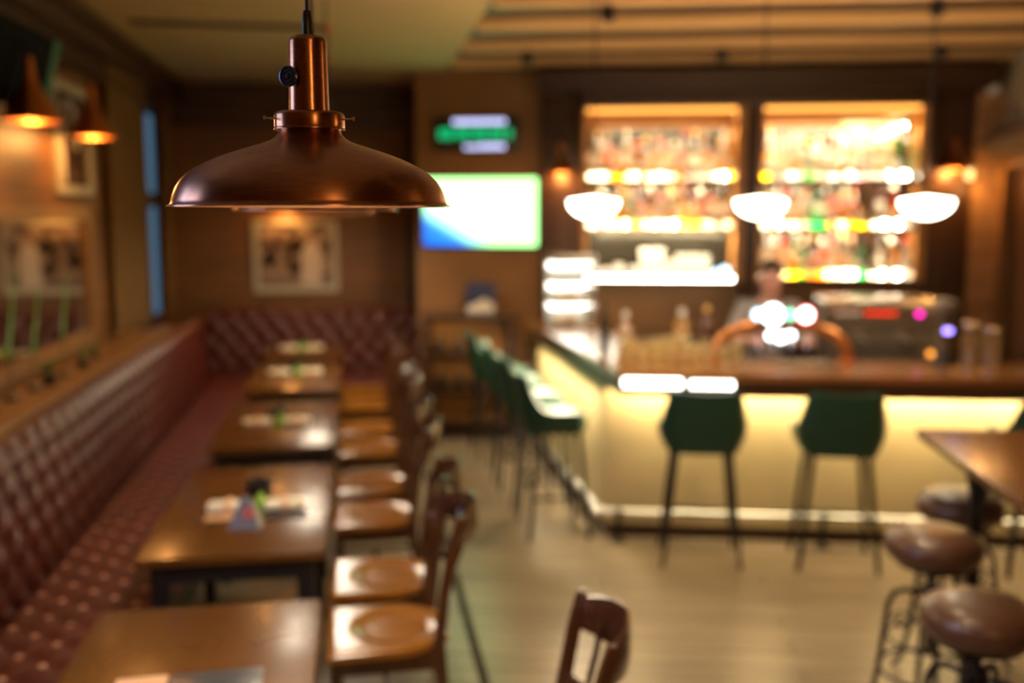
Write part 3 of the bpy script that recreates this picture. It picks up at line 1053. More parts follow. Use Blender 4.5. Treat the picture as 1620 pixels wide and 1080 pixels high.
# ================================================================== TABLE ITEMS
def flat_box(name, label, cat, x, y, w, d, h, mat, rz=0, z=0.75, group=None, bev=0.002):
    o = MB().box(-w / 2, w / 2, -d / 2, d / 2, 0, h, bev=min(bev, h * .4)).build(name, mat, None)
    o.location = (x, y, z)
    o.rotation_euler = (0, 0, rz)
    tag(o, label, cat, group)
    return o


TN = ['nearest table', 'table with the tent', 'middle table', 'second farthest table', 'farthest table']
def make_bowl(x, y, label):
    t = thing('candle_bowl', label, 'bowl', (x, y, 0.75), 0, 'dark bowls on the tables')
    MB().lathe([(0, 0), (0.040, 0), (0.052, 0.012), (0.056, 0.035), (0.054, 0.058), (0.049, 0.058), (0.047, 0.03), (0.038, 0.014), (0, 0.012)], 28).build('bowl', BLACKP, t)
    MB().lathe([(0, 0.013), (0.02, 0.013), (0.02, 0.032), (0, 0.033)], 16).build('candle', plain('wax' + str(len(MATS)), (0.35, 0.28, 0.2), .5), t)


for i, (yc, xl, xr, xc) in enumerate([(4.08, -0.61, -0.22, -0.42), (5.78, -0.65, -0.27, -0.46), (7.63, -0.66, -0.27, -0.46), (9.05, -0.68, -0.30, -0.49)]):
    nm = TN[i + 1]
    h = (xr - xl) / 2 - 0.03
    for k in (0, 1):
        x = (xl + h / 2) if k == 0 else (xr - h / 2)
        t = thing('napkin_roll', f'cream wrapped cutlery roll on the {nm}, {"banquette" if k == 0 else "aisle"} side', 'napkin', (x, yc, 0.75), R(3 if k else -2), 'napkin rolls on the tables')
        prof = [(0.0, -h / 2), (0.016, -h / 2), (0.020, -h / 2 + 0.01), (0.020, h / 2 - 0.01), (0.016, h / 2), (0, h / 2)]
        secs = []
        for (r, xx) in prof:
            r = max(r, 0.001)
            secs.append([(xx, 2.6 * r * math.cos(2 * PI * q / 14), 0.021 + r * math.sin(2 * PI * q / 14)) for q in range(14)])
        MB().loft(secs).build('napkin', PAPER, t, angle=70)
        MB().box(-0.012, 0.012, -0.055, 0.055, 0.0005, 0.0425, bev=0.004).build('paper_band', PAPERO, t)
    if i == 0:
        flat_box('folded_menu', 'peach folded menu lying under the rolls on the tent table', 'menu', -0.53, 3.985, 0.16, 0.07, 0.006, PAPERO, R(-2), group=None)
        flat_box('slate_coaster', 'dark rectangular coaster on the tent table, aisle side', 'coaster', -0.29, 3.975, 0.17, 0.07, 0.008, SLATE, R(2))
    t = thing('lime_garnish', f'lime green folded napkin in the middle of the {nm}', 'napkin', (xc + 0.015, yc + 0.005, 0.75), 0, 'lime green napkins')
    MB().loft([[(-0.022, -0.05, 0), (0.022, -0.05, 0), (0.022, 0.05, 0), (-0.022, 0.05, 0)], [(-0.018, -0.045, 0.045), (0.018, -0.045, 0.045), (0.018, 0.045, 0.045), (-0.018, 0.045, 0.045)],
               [(-0.004, -0.03, 0.062), (0.006, -0.03, 0.062), (0.006, 0.03, 0.062), (-0.004, 0.03, 0.062)]]).build('folded_cloth', GREENP, t)
    make_bowl(xc - 0.01, yc + 0.24 - 0.02 * i, f'small black candle bowl on the {nm}')
# table tent
t = thing('table_tent', 'grey triangular table tent with a round red mark', 'sign', (-0.435, 3.86, 0.75), R(-12))
MB().loft([[(-0.062, -0.045, 0), (0.062, -0.045, 0), (0.062, 0.045, 0), (-0.062, 0.045, 0)], [(-0.016, -0.004, 0.118), (0.016, -0.004, 0.118), (0.016, 0.004, 0.118), (-0.016, 0.004, 0.118)]]).build('card', GREYP, t, smooth=False)
d = MB().lathe([(0.0, -0.002), (0.022, -0.002), (0.022, 0.002), (0, 0.002)], 24, (0, 0, 0), 'y').build('red_disc', REDP, t)
d.location = (0.018, -0.0285, 0.062)
d.rotation_euler = (R(-19), 0, 0)
d = MB().lathe([(0.0, -0.001), (0.009, -0.001), (0.009, 0.0), (0, 0.0)], 20, (0, 0, 0), 'y').build('pale_ring', plain('pale_print', (.7, .3, .25), .5), t)
d.location = (0.018, -0.0305, 0.062)
d.rotation_euler = (R(-19), 0, 0)
# menu at the near edge of the first table
flat_box('folded_menu', 'peach menu card at the near edge of the nearest table', 'menu', -0.565, 2.535, 0.13, 0.10, 0.006, PAPERO, R(2))
flat_box('slate_board', 'dark glossy slate board beside the peach menu on the nearest table', 'board', -0.375, 2.515, 0.235, 0.14, 0.010, SLATE, R(2))

# ================================================================== BAR COUNTER
VF = 0.03   # bar front face
bar = thing('bar_counter', 'L shaped bar counter with wooden top and glowing cream front', 'bar counter', B(0, 0), BR)
# left wing direction in the bar frame: world +y
wl_dir = Vector((-(0) * 1.0, 0, 0))


def W2B(x, y):
    dx, dy = x - OX, y - OY
    return (dx * CU - dy * SU, dx * SU + dy * CU)


cor = W2B(1.47, OY + 0.03)          # face corner
far = W2B(1.47, 7.95)
far2 = W2B(1.95, 7.95)
# body: front slab and left slab
mb = MB()
def prism(mb, pts, z0, z1):
    mb.loft([[(p[0], p[1], z0) for p in pts], [(p[0], p[1], z1) for p in pts]])
cv = VF
c0 = (cor[0], cv)
prism(mb, [c0, (3.2, cv), (3.2, cv + 0.10), (cor[0] + 0.12, cv + 0.10)], 0.09, 1.015)
inn = W2B(1.57, 7.95)
prism(mb, [c0, (cor[0] + 0.12, cv + 0.10), inn, far], 0.09, 1.015)
mb.build('bar_front', BARFACE, bar, smooth=False)
mb = MB()
prism(mb, [(cor[0] + 0.03, cv + 0.03), (3.2, cv + 0.03), (3.2, cv + 0.10), (cor[0] + 0.12, cv + 0.10)], 0, 0.09)
prism(mb, [(cor[0] + 0.03, cv + 0.03), (cor[0] + 0.12, cv + 0.10), inn, W2B(1.50, 7.95)], 0, 0.09)
mb.build('kick_plate', DARKW, bar, smooth=False)
# top
k0 = W2B(1.415, 5.32)
k1 = W2B(1.385, 7.97)
k2 = W2B(1.83, 7.97)
TF = -0.41
kc = (k0[0] + 0.02, TF)
mb = MB()
prism(mb, [kc, (3.2, TF), (3.2, 0.22), (0.42, 0.22), (k2[0], k2[1]), (k1[0], k1[1])], 1.045, 1.085)
mb.build('counter_top', BARTOP, bar, smooth=False)
mb = MB()
prism(mb, [(kc[0] + .012, TF + .012), (3.2, TF + .012), (3.2, TF + 0.05), (kc[0] + 0.05, TF + 0.05)], 0.955, 1.045)
kk1 = W2B(1.40, 7.95)
kk2 = W2B(1.43, 7.95)
prism(mb, [(kc[0] + .012, TF + .012), (kc[0] + 0.05, TF + 0.05), kk2, kk1], 0.955, 1.045)
mb.build('fascia', FASCIA, bar, smooth=False)
# soffit + hidden LED strip casting down the front
mb = MB()
prism(mb, [(kc[0] + .05, TF + .05), (3.2, TF + .05), (3.2, cv), (cor[0], cv)], 1.015, 1.03)
mb.build('soffit', DARKW, bar, smooth=False)
mb = MB().box(0.10, 3.15, cv - 0.045, cv - 0.020, 0.985, 1.003)
mb.build('light_strip', E_LEDU, bar, smooth=False)
w0, w1_ = W2B(1.440, 5.80), W2B(1.440, 7.9)
w2, w3 = W2B(1.462, 7.9), W2B(1.462, 5.80)
mb = MB()
prism(mb, [w0, w1_, w2, w3], 0.99, 1.005)
mb.build('light_strip', E_LEDU, bar, smooth=False)
# inner work surface
MB().box(0.35, 3.2, 0.24, 0.75, 0.88, 0.91).box(0.35, 3.2, 0.70, 0.75, 0, 0.88).build('work_surface', STEEL, bar, smooth=False)
# bright light bars on the fascia near the corner
MB().box(0.110, 0.430, TF - 0.012, TF + 0.012, 1.008, 1.053, bev=.004).build('fascia_light', E_LEDF, bar)
mb = MB()
for k in range(7):
    u = 0.492 + k * 0.034
    mb.box(u - 0.013, u + 0.013, TF - 0.012, TF + 0.012, 1.008, 1.043, bev=.004)
mb.build('fascia_light', E_LEDF, bar)
# area lamps that give the strip's light
a_ = light('bar_strip_light', 'AREA', B(1.62, cv - 0.10, 0.975), 36, (1.0, 0.80, 0.46), 3.1, None, sizey=0.05)
a_.rotation_euler = (R(28), 0, BR)
a_ = light('bar_wing_light', 'AREA', (1.36, 6.85, 0.965), 45, (1.0, 0.84, 0.55), 0.06, None, sizey=2.0)
a_.rotation_euler = (0, R(35), 0)

# foot rail
t = thing('foot_rail', 'polished foot rail on posts along the foot of the bar', 'rail', B(0, 0), BR)
RV = -0.04
MB().tube([(-0.06, RV, 0.18), (3.2, RV, 0.18)], 0.021, 12).build('rail', CHROME, t)
p0, p1 = W2B(1.43, 5.70), W2B(1.43, 7.9)
MB().tube([(p0[0], p0[1], 0.18), (p1[0], p1[1], 0.18)], 0.021, 12).build('rail', CHROME, t)
for u in (0.10, 1.30, 2.5):
    MB().tube([(u, RV, 0.17), (u, RV, 0.01)], 0.014, 8).lathe([(0, 0), (0.045, 0), (0.045, 0.01), (0, 0.012)], 16, (u, RV, 0)).lathe([(0.024, -.02), (0.03, -.02), (0.03, .02), (0.024, .02)], 12, (u, RV, 0.18), 'x').build('post', BLACKM, t)

# ================================================================== BAR STOOLS (green bucket); sitter faces +y local
def make_barstool(loc, rz, label):
    t = thing('bar_stool', label, 'bar stool', loc, rz, 'green bucket bar stools')
    # shell : wraps from left arm round the back to right arm
    mb = MB()
    N = 36

    def outer(a, b, off):
        # a: angle -> from left front arm (0) through back (.5) to right front arm (1)
        ang = PI + a * PI
        cx, cy = math.cos(ang), math.sin(ang)
        rx, ry = 0.248 + off, 0.215 + off
        x = rx * math.copysign(abs(cx) ** 0.48, cx)
        y = ry * math.copysign(abs(cy) ** 0.48, cy)
        ab = abs(x) / rx
        side = max(0.0, (ab - 0.80) / 0.20)
        fr = min(a, 1 - a)
        # high straight back, sloping down into the arms
        k = min(1.0, max(0.0, (fr - 0.07) / 0.16))
        k = k * k * (3 - 2 * k)
        ztop = 0.785 + 0.225 * k - 0.012 * (1 - ab) * k
        zz = 0.645 + (ztop - 0.645) * b
        low = (1 - b)
        x *= 1.0 - 0.20 * low ** 2 - 0.13 * b * k
        y = y * (1 - 0.14 * low ** 2) - 0.045 * b * k
        if fr < 0.12:
            y += 0.12 * (0.12 - fr) / 0.12
        return Vector((x, y, zz))
    go = mb.grid(lambda a, b: outer(a, b, 0.0), N, 10)
    gi = mb.grid(lambda a, b: outer(a, b, -0.028), N, 10)
    for j in range(10):
        mb.bm.faces.new((go[0][j], go[0][j + 1], gi[0][j + 1], gi[0][j]))
        mb.bm.faces.new((go[N][j], go[N][j + 1], gi[N][j + 1], gi[N][j]))
    for i in range(N):
        mb.bm.faces.new((go[i][10], go[i + 1][10], gi[i + 1][10], gi[i][10]))
        mb.bm.faces.new((go[i][0], go[i + 1][0], gi[i + 1][0], gi[i][0]))
    mb.build('backrest', GREENF, t, angle=70)
    # seat
    secs = []
    for (k, z) in ((0.82, 0.650), (0.97, 0.657), (1.0, 0.675), (1.0, 0.715), (0.95, 0.74), (0.7, 0.748)):
        ring = []
        for q in range(32):
            a = 2 * PI * q / 32
            cx, cy = math.cos(a), math.sin(a)
            ring.append((0.205 * k * math.copysign(abs(cx) ** .7, cx), 0.005 + 0.19 * k * math.copysign(abs(cy) ** .7, cy), z))
        secs.append(ring)
    MB().loft(secs).build('seat', GREENF, t, angle=60)
    def sq(x, y, z, a):
        return [(x - a, y - a, z), (x + a, y - a, z), (x + a, y + a, z), (x - a, y + a, z)]
    for sx in (-1, 1):
        for sy in (-1, 1):
            MB().loft([sq(sx * .213, sy * .185, 0, .011), sq(sx * .145, sy * .13, .66, .016)]).build('leg', BLACKM, t)
    def at(sx, sy, z):
        k = z / .66
        return (sx * (.213 + (.145 - .213) * k), sy * (.185 + (.13 - .185) * k), z)
    MB().tube([at(-1, -1, .30), at(1, -1, .30)], .009, 8).tube([at(-1, 1, .24), at(1, 1, .24)], .010, 8).tube([at(-1, -1, .25), at(-1, 1, .25)], .009, 8).tube([at(1, -1, .25), at(1, 1, .25)], .009, 8).build('footrest', BLACKM, t)
    return t


bs = make_barstool(B(0.555, -0.285), BR, 'green bar stool before the bar front, nearest the corner of the bar')
dup(bs, B(1.305, -0.285), BR - R(3), 'green bar stool before the bar front, between its neighbour and the high table')
dup(bs, B(2.40, -0.285), BR, 'green bar stool at the picture edge behind the high table')
dup(bs, (1.19, 5.92, 0), R(-90), 'green bar stool on the dining side of the bar, nearest the corner')
dup(bs, (1.18, 6.58, 0), R(-86), 'green bar stool on the dining side, second from the bar corner')
dup(bs, (1.17, 7.24, 0), R(-93), 'green bar stool on the dining side, third from the bar corner')
dup(bs, (1.12, 7.90, 0), R(-88), 'green bar stool on the dining side, nearest the wine shelf')

# ================================================================== OPAL BOWL LAMPS
OB = None
for (u, v, lab) in [(-0.07, 0.0, 'white opal bowl lamp hanging over the bar corner'), (0.885, 0.0, 'white opal bowl lamp over the middle of the bar, before the shelf post'), (1.805, 0.0, 'white opal bowl lamp hanging before the right copper cone lamp')]:
    p = B(u, v, 1.930)
    if OB is None:
        OB = thing('bowl_lamp', lab, 'lamp', p, BR, 'opal bowl lamps over the bar')
        prof = [(0.0, 0.0)] + [(0.146 * math.sin(a), 0.100 * (1 - math.cos(a))) for a in [R(x) for x in (8, 16, 25, 34, 44, 54, 64, 74, 84, 90)]] + [(0.144, 0.104), (0.02, 0.122), (0.0, 0.122)]
        MB().lathe(prof, 40).build('opal_bowl', E_BOWL, OB)
        MB().lathe([(0.0, 0.122), (0.022, 0.122), (0.020, 0.17), (0.006, 0.19), (0, 0.19)], 16).build('lamp_holder', BRASS, OB)
        MB().tube([(0, 0, 0.19), (0, 0, 1.40)], 0.005, 6).build('cord', BLACKP, OB)
    else:
        dup(OB, p, BR, lab)
    light('bowl_light', 'POINT', p + Vector((0, 0, -0.14)), 9, (1.0, 0.80, 0.52), 0.12)
    light('bowl_uplight', 'SPOT', p + Vector((0, 0, 0.24)), 22, (1.0, 0.66, 0.30), 0.08, (R(180), 0, 0), 172, 0.4)

# ================================================================== WALL BAR: TV, SIGN, SHELF
tv = thing('television', 'large television showing a bright green pitch on the brown wall', 'television', B(-1.115, VW - 0.07, 1.975), BR)
MB().box(-0.515, 0.515, -0.02, 0.03, -0.305, 0.305, bev=.005).build('tv_body', BLACKP, tv)
MB().box(-0.505, 0.505, -0.022, -0.0205, -0.295, 0.295).build('screen', TVPIC, tv, smooth=False)
MB().box(-0.15, 0.15, 0.03, 0.07, -0.1, 0.1).build('bracket', BLACKM, tv, smooth=False)
light('tv_light', 'AREA', B(-1.125, VW - 0.12, 1.975), 2, (0.5, 1.0, 0.6), 1.0, (R(-90), 0, BR), sizey=0.6)
sg = thing('neon_sign', 'black board with glowing green and white lettering above the television', 'sign', B(-1.15, VW - 0.05, 2.655), BR)
MB().box(-0.375, 0.375, -0.01, 0.05, -0.145, 0.145, bev=.01).build('board', BLACKP, sg)
mb = MB()
for k in range(13):
    u = -0.20 + k * 0.036
    mb.box(u, u + 0.024, -0.018, -0.010, 0.085, 0.125)
mb.build('white_line', E_SWH, sg, smooth=False)
mb = MB()
for k in range(13):
    u = -0.325 + k * 0.050
    mb.box(u, u + 0.010, -0.02, -0.010, -0.045, 0.045)
    if k % 3 != 2:
        mb.box(u + 0.028, u + 0.037, -0.02, -0.010, -0.045, 0.045)
    if k % 2 == 0:
        mb.box(u + 0.01, u + 0.028, -0.02, -0.010, -0.005, 0.005)
    else:
        mb.box(u + 0.01, u + 0.028, -0.02, -0.010, 0.034, 0.045)
mb.build('green_line', E_SGR, sg, smooth=False)
mb = MB()
for k in range(10):
    u = -0.10 + k * 0.036
    mb.box(u, u + 0.024, -0.018, -0.010, -0.13, -0.10 if k < 4 else -0.09)
mb.build('white_line', E_SWH, sg, smooth=False)

# wine shelf under the television
ws = thing('wine_shelf', 'wooden open shelf with rows of bottles below the television', 'shelf', B(-1.20, VW - 0.32, 0), BR)
MB().box(-0.40, 0.40, 0, 0.30, 1.03, 1.07, bev=.004).build('top_board', DARKW, ws)
for s in (-1, 1):
    MB().box(s * 0.38 - 0.02, s * 0.38 + 0.02, 0, 0.30, 0, 1.03, bev=.003).build('side_panel', DARKWZ, ws)
for z in (0.06, 0.38, 0.70):
    MB().box(-0.36, 0.36, 0, 0.29, z, z + 0.03).build('shelf', DARKW, ws, smooth=False)
MB().box(-0.36, 0.36, 0.285, 0.30, 0.06, 1.03).build('back_panel', MIDW, ws, smooth=False)

# wine bottles in it, lying? -> standing short stubs
BG = {}
BG['green'] = bottleglass('glass_green', (0.10, 0.42, 0.10))
BG['dark'] = plain('glass_dark', (0.01, 0.02, 0.008), 0.1)
BG['clear'] = bottleglass('glass_clear', (0.95, 0.90, 0.78), 0.45, 0.5)
BG['amber'] = bottleglass('glass_amber', (1.0, 0.42, 0.06))
BG['yellow'] = bottleglass('glass_yellow', (1.0, 0.72, 0.06))
BG['red'] = bottleglass('glass_red', (0.90, 0.22, 0.10))
BG['rose'] = bottleglass('glass_rose', (1.0, 0.80, 0.60), 0.4, 0.5)
BG['emerald'] = bottleglass('glass_emerald', (0.02, 0.62, 0.25))
BG['brown'] = bottleglass('glass_brown', (0.60, 0.30, 0.10))
BG['white'] = bottleglass('glass_frosted', (1.0, 0.95, 0.85), 0.1, 0.85)
BG['pink'] = bottleglass('glass_pink', (1.0, 0.45, 0.5))
CAPS = {k: plain('cap_' + k, c, .4, mt) for k, c, mt in (('black', (.02, .02, .02), 0), ('gold', (.8, .5, .15), 1), ('white', (.8, .75, .65), 0), ('red', (.6, .05, .03), 0), ('cork', (.5, .3, .15), 0))}
LABS = {k: plain('label_' + k, c, .6) for k, c in (('white', (.8, .75, .62)), ('cream', (.75, .6, .35)), ('black', (.03, .03, .03)), ('red', (.6, .06, .04)), ('orange', (.8, .3, .05)), ('green', (.05, .3, .1)))}
SHAPES = {
    'tall': ([(0.0, 0), (0.034, 0), (0.036, 0.006), (0.036, 0.175), (0.030, 0.20), (0.016, 0.225), (0.0135, 0.235), (0.0135, 0.285)], 0.285, 0.036, (0.05, 0.13)),
    'round': ([(0.0, 0), (0.040, 0), (0.050, 0.012), (0.055, 0.05), (0.052, 0.10), (0.036, 0.145), (0.018, 0.170), (0.015, 0.18), (0.015, 0.215)], 0.215, 0.0545, (0.04, 0.085)),
    'square': ([(0.0, 0), (0.040, 0), (0.043, 0.005), (0.043, 0.165), (0.038, 0.185), (0.018, 0.20), (0.015, 0.205), (0.015, 0.235)], 0.235, 0.043, (0.04, 0.13)),
    'slim': ([(0.0, 0), (0.028, 0), (0.030, 0.005), (0.030, 0.19), (0.024, 0.23), (0.014, 0.26), (0.0125, 0.27), (0.0125, 0.32)], 0.32, 0.030, (0.06, 0.15)),
    'squat': ([(0.0, 0), (0.046, 0), (0.050, 0.008), (0.050, 0.105), (0.040, 0.135), (0.02, 0.15), (0.018, 0.155), (0.018, 0.175)], 0.175, 0.050, (0.03, 0.09)),
}
PROTO = {}


def bottle(shape, col, capc, labc, loc, label, group, s=1.0, cat='bottle'):
    key = (shape, col, capc, labc)
    if key not in PROTO:
        prof, top, rad, (l0, l1) = SHAPES[shape]
        t = thing('bottle', label, cat, loc, 0, group)
        MB().lathe(prof, 16).build('bottle_body', BG[col], t, angle=50)
        MB().lathe([(0, top + .022), (0.015, top + .022), (0.017, top + .018), (0.017, top - .012), (0.0145, top - .012)], 12).build('cap', CAPS[capc], t)
        MB().lathe([(rad + .0008, l0), (rad + .0012, l0 + .002), (rad + .0012, l1 - .002), (rad + .0008, l1)], 16).build('paper_label', LABS[labc], t)
        t.scale = (s, s, s)
        PROTO[key] = t
        return t
    r = dup(PROTO[key], loc, 0, label, group)
    r.scale = (s, s, s)
    return r


ORD = ['first', 'second', 'third', 'fourth', 'fifth', 'sixth', 'seventh', 'eighth', 'ninth', 'tenth', 'eleventh', 'twelfth', 'thirteenth', 'fourteenth', 'fifteenth', 'sixteenth', 'seventeenth']
CNAME = {'clear': 'clear', 'amber': 'amber', 'yellow': 'yellow', 'red': 'red', 'rose': 'pale rose', 'emerald': 'emerald green', 'brown': 'brown', 'white': 'frosted white', 'green': 'green', 'dark': 'dark', 'pink': 'pink'}

# ---- wine bottles on the wooden shelf
for r, (z, nn) in enumerate([(0.73, 3), (0.41, 4)]):
    for k in range(nn):
        u = -1.20 - 0.26 + k * 0.155 + 0.03 * r * 0
        bottle('squat' if 0 else 'round', 'dark', 'black', 'black', B(u, VW - 0.17, z), f'dark round bottle, {ORD[k]} from the left on the wine shelf\'s {"upper" if r == 0 else "middle"} board', 'dark bottles on the wine shelf', 0.72)

# card/book on the shelf top
bk = thing('framed_card', 'navy and white card propped on top of the wine shelf', 'picture', B(-1.10, VW - 0.15, 1.07), BR)
MB().box(-0.13, 0.13, -0.01, 0.01, 0, 0.29, bev=.003).build('card', BLUEP, bk)
MB().loft([[(-0.12, -0.013, 0.02), (0.12, -0.013, 0.02), (0.12, -0.013, 0.09), (0.03, -0.013, 0.15), (-0.05, -0.013, 0.10), (-0.12, -0.013, 0.08)], [(-0.12, -0.0105, 0.02), (0.12, -0.0105, 0.02), (0.12, -0.0105, 0.09), (0.03, -0.0105, 0.15), (-0.05, -0.0105, 0.10), (-0.12, -0.0105, 0.08)]]).build('pale_print', PORC, bk, smooth=False)
MB().box(-0.02, 0.02, 0.01, 0.09, 0, 0.015).build('foot', BLACKP, bk, smooth=False)

# ================================================================== BACK BAR
bb = thing('back_bar', 'dark wooden back bar with two lit bays of bottle shelves', 'cabinet', B(0, VW, 0), BR)
# posts
MB().box(-0.58, -0.21, -0.10, 0, 0, 3.0, bev=.006).build('side_post', DARKWZ, bb)
MB().box(2.62, 3.04, -0.10, 0, 0, 3.0, bev=.006).build('side_post', DARKWZ, bb)
MB().box(1.145, 1.255, -0.34, 0, 0.95, 3.0, bev=.004).build('centre_post', DARKWZ, bb)
MB().box(-0.21, 2.62, -0.36, 0, 2.84, 2.98, bev=.004).build('header', DARKW, bb)
MB().box(-0.57, 3.10, -0.38, 0, 2.98, 3.05, bev=.01).box(-0.60, 3.12, -0.42, 0, 3.05, 3.15, bev=.01).build('cornice', DARKW, bb)
# honey coloured inner frame
for (u0, u1) in ((-0.21, 1.145), (1.255, 2.62)):
    MB().box(u0, u0 + 0.035, -0.33, 0, 1.40, 2.84).box(u1 - 0.075, u1, -0.33, 0, 1.40, 2.84).box(u0 + .035, u1 - .075, -0.06, 0, 2.70, 2.84).build('bay_frame', MIDW, bb, smooth=False)
    MB().box(u0 + 0.035, u1 - 0.075, -0.012, -0.002, 1.40, 2.70).build('back_mirror', DARKMIR, bb, smooth=False)
    MB().box(u0 + 0.02, u1 - 0.02, -0.30, -0.27, 2.805, 2.835).build('top_light', E_AMB, bb, smooth=False)
    for z in (2.25, 1.845, 1.425):
        MB().box(u0 + 0.035, u1 - 0.075, -0.31, -0.015, z - 0.022, z).build('shelf', DARKW, bb, smooth=False)
        if u0 > 0 or z > 1.5:
            MB().box(u0 + 0.045, u1 - 0.085, -0.175, -0.05, z, z + 0.055).build('riser', DARKW, bb, smooth=False)
            MB().box(u0 + 0.05, u1 - 0.09, -0.182, -0.176, z + 0.002, z + 0.052).build('shelf_light', E_SHELF, bb, smooth=False)
MB().box(2.17, 2.19, -0.32, -0.02, 1.425, 2.22).build('divider', DARKWZ, bb, smooth=False)
# lower panel and worktop
MB().box(-0.21, 2.62, -0.06, 0, 0.92, 1.40).build('lower_panel', WALLB, bb, smooth=False)
MB().box(-0.21, 3.04, -0.60, 0, 0.86, 0.92, bev=.004).build('worktop', DARKW, bb)
MB().box(-0.21, 3.04, -0.56, -0.06, 0, 0.86).build('cupboard', DARKWZ, bb, smooth=False)
# wide lit shelf front under the cups
MB().box(-0.20, 1.07, -0.325, -0.312, 1.402, 1.428).build('shelf_edge_light', E_LEDW, bb, smooth=False)

for (u, z, pw) in ((0.47, 2.68, 9), (0.47, 2.20, 7), (0.47, 1.80, 20), (1.90, 2.68, 24), (1.90, 2.20, 8), (1.90, 1.80, 10)):
    a_ = light('shelf_glow', 'AREA', B(u, VW - 0.30, z), pw, (1.0, 0.80, 0.50), 1.15, (R(18), 0, BR), sizey=0.03)
for u in (0.47, 1.90):
    a_ = light('bay_top_glow', 'AREA', B(u, VW - 0.22, 2.79), 3.5, (1.0, 0.50, 0.14), 1.2, (R(-18), 0, BR), sizey=0.05)

cols_all = {
    ('left bay', 'top shelf'): (2.25, -0.13, 1.03, ['clear', 'clear', 'amber', 'amber', 'rose', 'brown', 'rose', 'clear', 'rose', 'red', 'white', 'white', 'white', 'clear', 'yellow']),
    ('left bay', 'middle shelf'): (1.845, -0.13, 1.03, ['clear', 'red', 'rose', 'yellow', 'green', 'amber', 'brown', 'rose', 'clear', 'yellow', 'yellow', 'amber', 'rose', 'white', 'rose']),
    ('right bay', 'top shelf'): (2.25, 1.33, 2.30, ['yellow', 'white', 'white', 'clear', 'white', 'green', 'white', 'white', 'clear', 'white', 'clear', 'pink', 'white', 'white', 'white']),
    ('right bay', 'middle shelf'): (1.845, 1.33, 2.13, ['clear', 'amber', 'white', 'rose', 'white', 'emerald', 'emerald', 'red', 'rose', 'amber', 'yellow']),
    ('right bay', 'middle shelf end'): (1.845, 2.24, 2.50, ['clear', 'red', 'white']),
    ('right bay', 'bottom shelf'): (1.425, 1.33, 2.13, ['white', 'clear', 'rose', 'yellow', 'green', 'brown', 'amber', 'rose', 'clear', 'clear', 'emerald']),
    ('right bay', 'bottom shelf end'): (1.425, 2.24, 2.50, ['clear', 'rose', 'white']),
}
shp = ['tall', 'round', 'square', 'slim', 'squat', 'tall', 'square']
for (bay, shf), (z, u0, u1, cs) in cols_all.items():
    n = len(cs)
    for row in (0, 1):
        for k, c in enumerate(cs):
            if row == 1 and k == n - 1 and n > 3:
                continue
            f = k / (n - 1)
            u = u0 + (u1 - u0) * f + (0.0 if row == 0 else (u1 - u0) / (n - 1) * 0.5)
            if row == 1 and n == 3 and k == 2:
                continue
            sh = shp[rnd.randrange(len(shp))] if row == 0 else ['tall', 'slim', 'square'][rnd.randrange(3)]
            cc = c if row == 0 else cs[(k * 3 + 1) % n]
            cap = ['black', 'gold', 'white', 'cork', 'red'][(k * 2 + row) % 5]
            lb = ['white', 'cream', 'white', 'orange', 'cream'][(k + 2 * row) % 5]
            sc = 0.98 + 0.16 * rnd.random()
            if sh in ('squat', 'round'):
                sc *= 0.92
            vv = VW - (0.245 if row == 0 else 0.115) + 0.01 * rnd.random()
            zz_ = z if row == 0 else z + 0.055
            bottle(sh, cc, cap, lb, B(u, vv, zz_), f'{CNAME[cc]} {sh} bottle, {ORD[k]} from left, {"front" if row == 0 else "rear"} row, {bay} {shf}', f'bottles on the {bay} {shf}', sc)

# cups on the left bay bottom shelf
cupp = None
cps = []
for k, u in enumerate((-0.10, 0.0, 0.11)):
    for l in range(1 if k < 2 else 2):
        cps.append((u, l, 0.9))
for k, u in enumerate((0.24, 0.34, 0.44, 0.54, 0.64, 0.74, 0.84)):
    for l in range((1, 4, 4, 2, 3, 3, 3)[k]):
        cps.append((u, l, 1.12))
for i, (u, l, s) in enumerate(cps):
    same = [c for c in cps if c[0] == u]
    stack = sorted({c[0] for c in cps}).index(u)
    lab = f'white cup in the {ORD[stack]} stack from left, {["bottom", "second", "third", "fourth"][l]} level, left bay'
    p = B(u, VW - 0.20, 1.425 + l * 0.045 * s)
    if cupp is None:
        cupp = thing('cup', lab, 'cup', p, 0.4, 'white cups stacked on the lit shelf')
        MB().lathe([(0, 0), (0.024, 0), (0.027, 0.006), (0.040, 0.04), (0.043, 0.075), (0.040, 0.075), (0.036, 0.04), (0.022, 0.010), (0, 0.009)], 20).build('cup_body', PORC, cupp)
        MB().tube([(0.038, 0, 0.062), (0.058, 0, 0.058), (0.060, 0, 0.035), (0.036, 0, 0.022)], 0.004, 6).build('handle', PORC, cupp)
        cupp.scale = (s, s, s)
    else:
        c = dup(cupp, p, 0.4 + i, lab)
        c.scale = (s, s, s)
# two small blue-white lamps at the right end of that shelf
for k, (u, r) in enumerate(((0.93, 0.022), (1.01, 0.034))):
    t = thing('glass_lantern', ['small pale blue lantern beside the cups', 'larger pale blue lantern at the shelf end by the post'][k], 'lantern', B(u, VW - 0.24, 1.425), 0, 'blue lanterns')
    MB().lathe([(0, 0), (r * .8, 0), (r, 0.01), (r, 0.012), (0, 0.012)], 16).build('base', STEEL, t)
    MB().lathe([(0, 0.012), (r * .9, 0.016), (r, 0.012 + r), (r * .8, 0.012 + 1.8 * r), (0, 0.012 + 2.2 * r)], 16).build('glow', E_BLUEW, t)

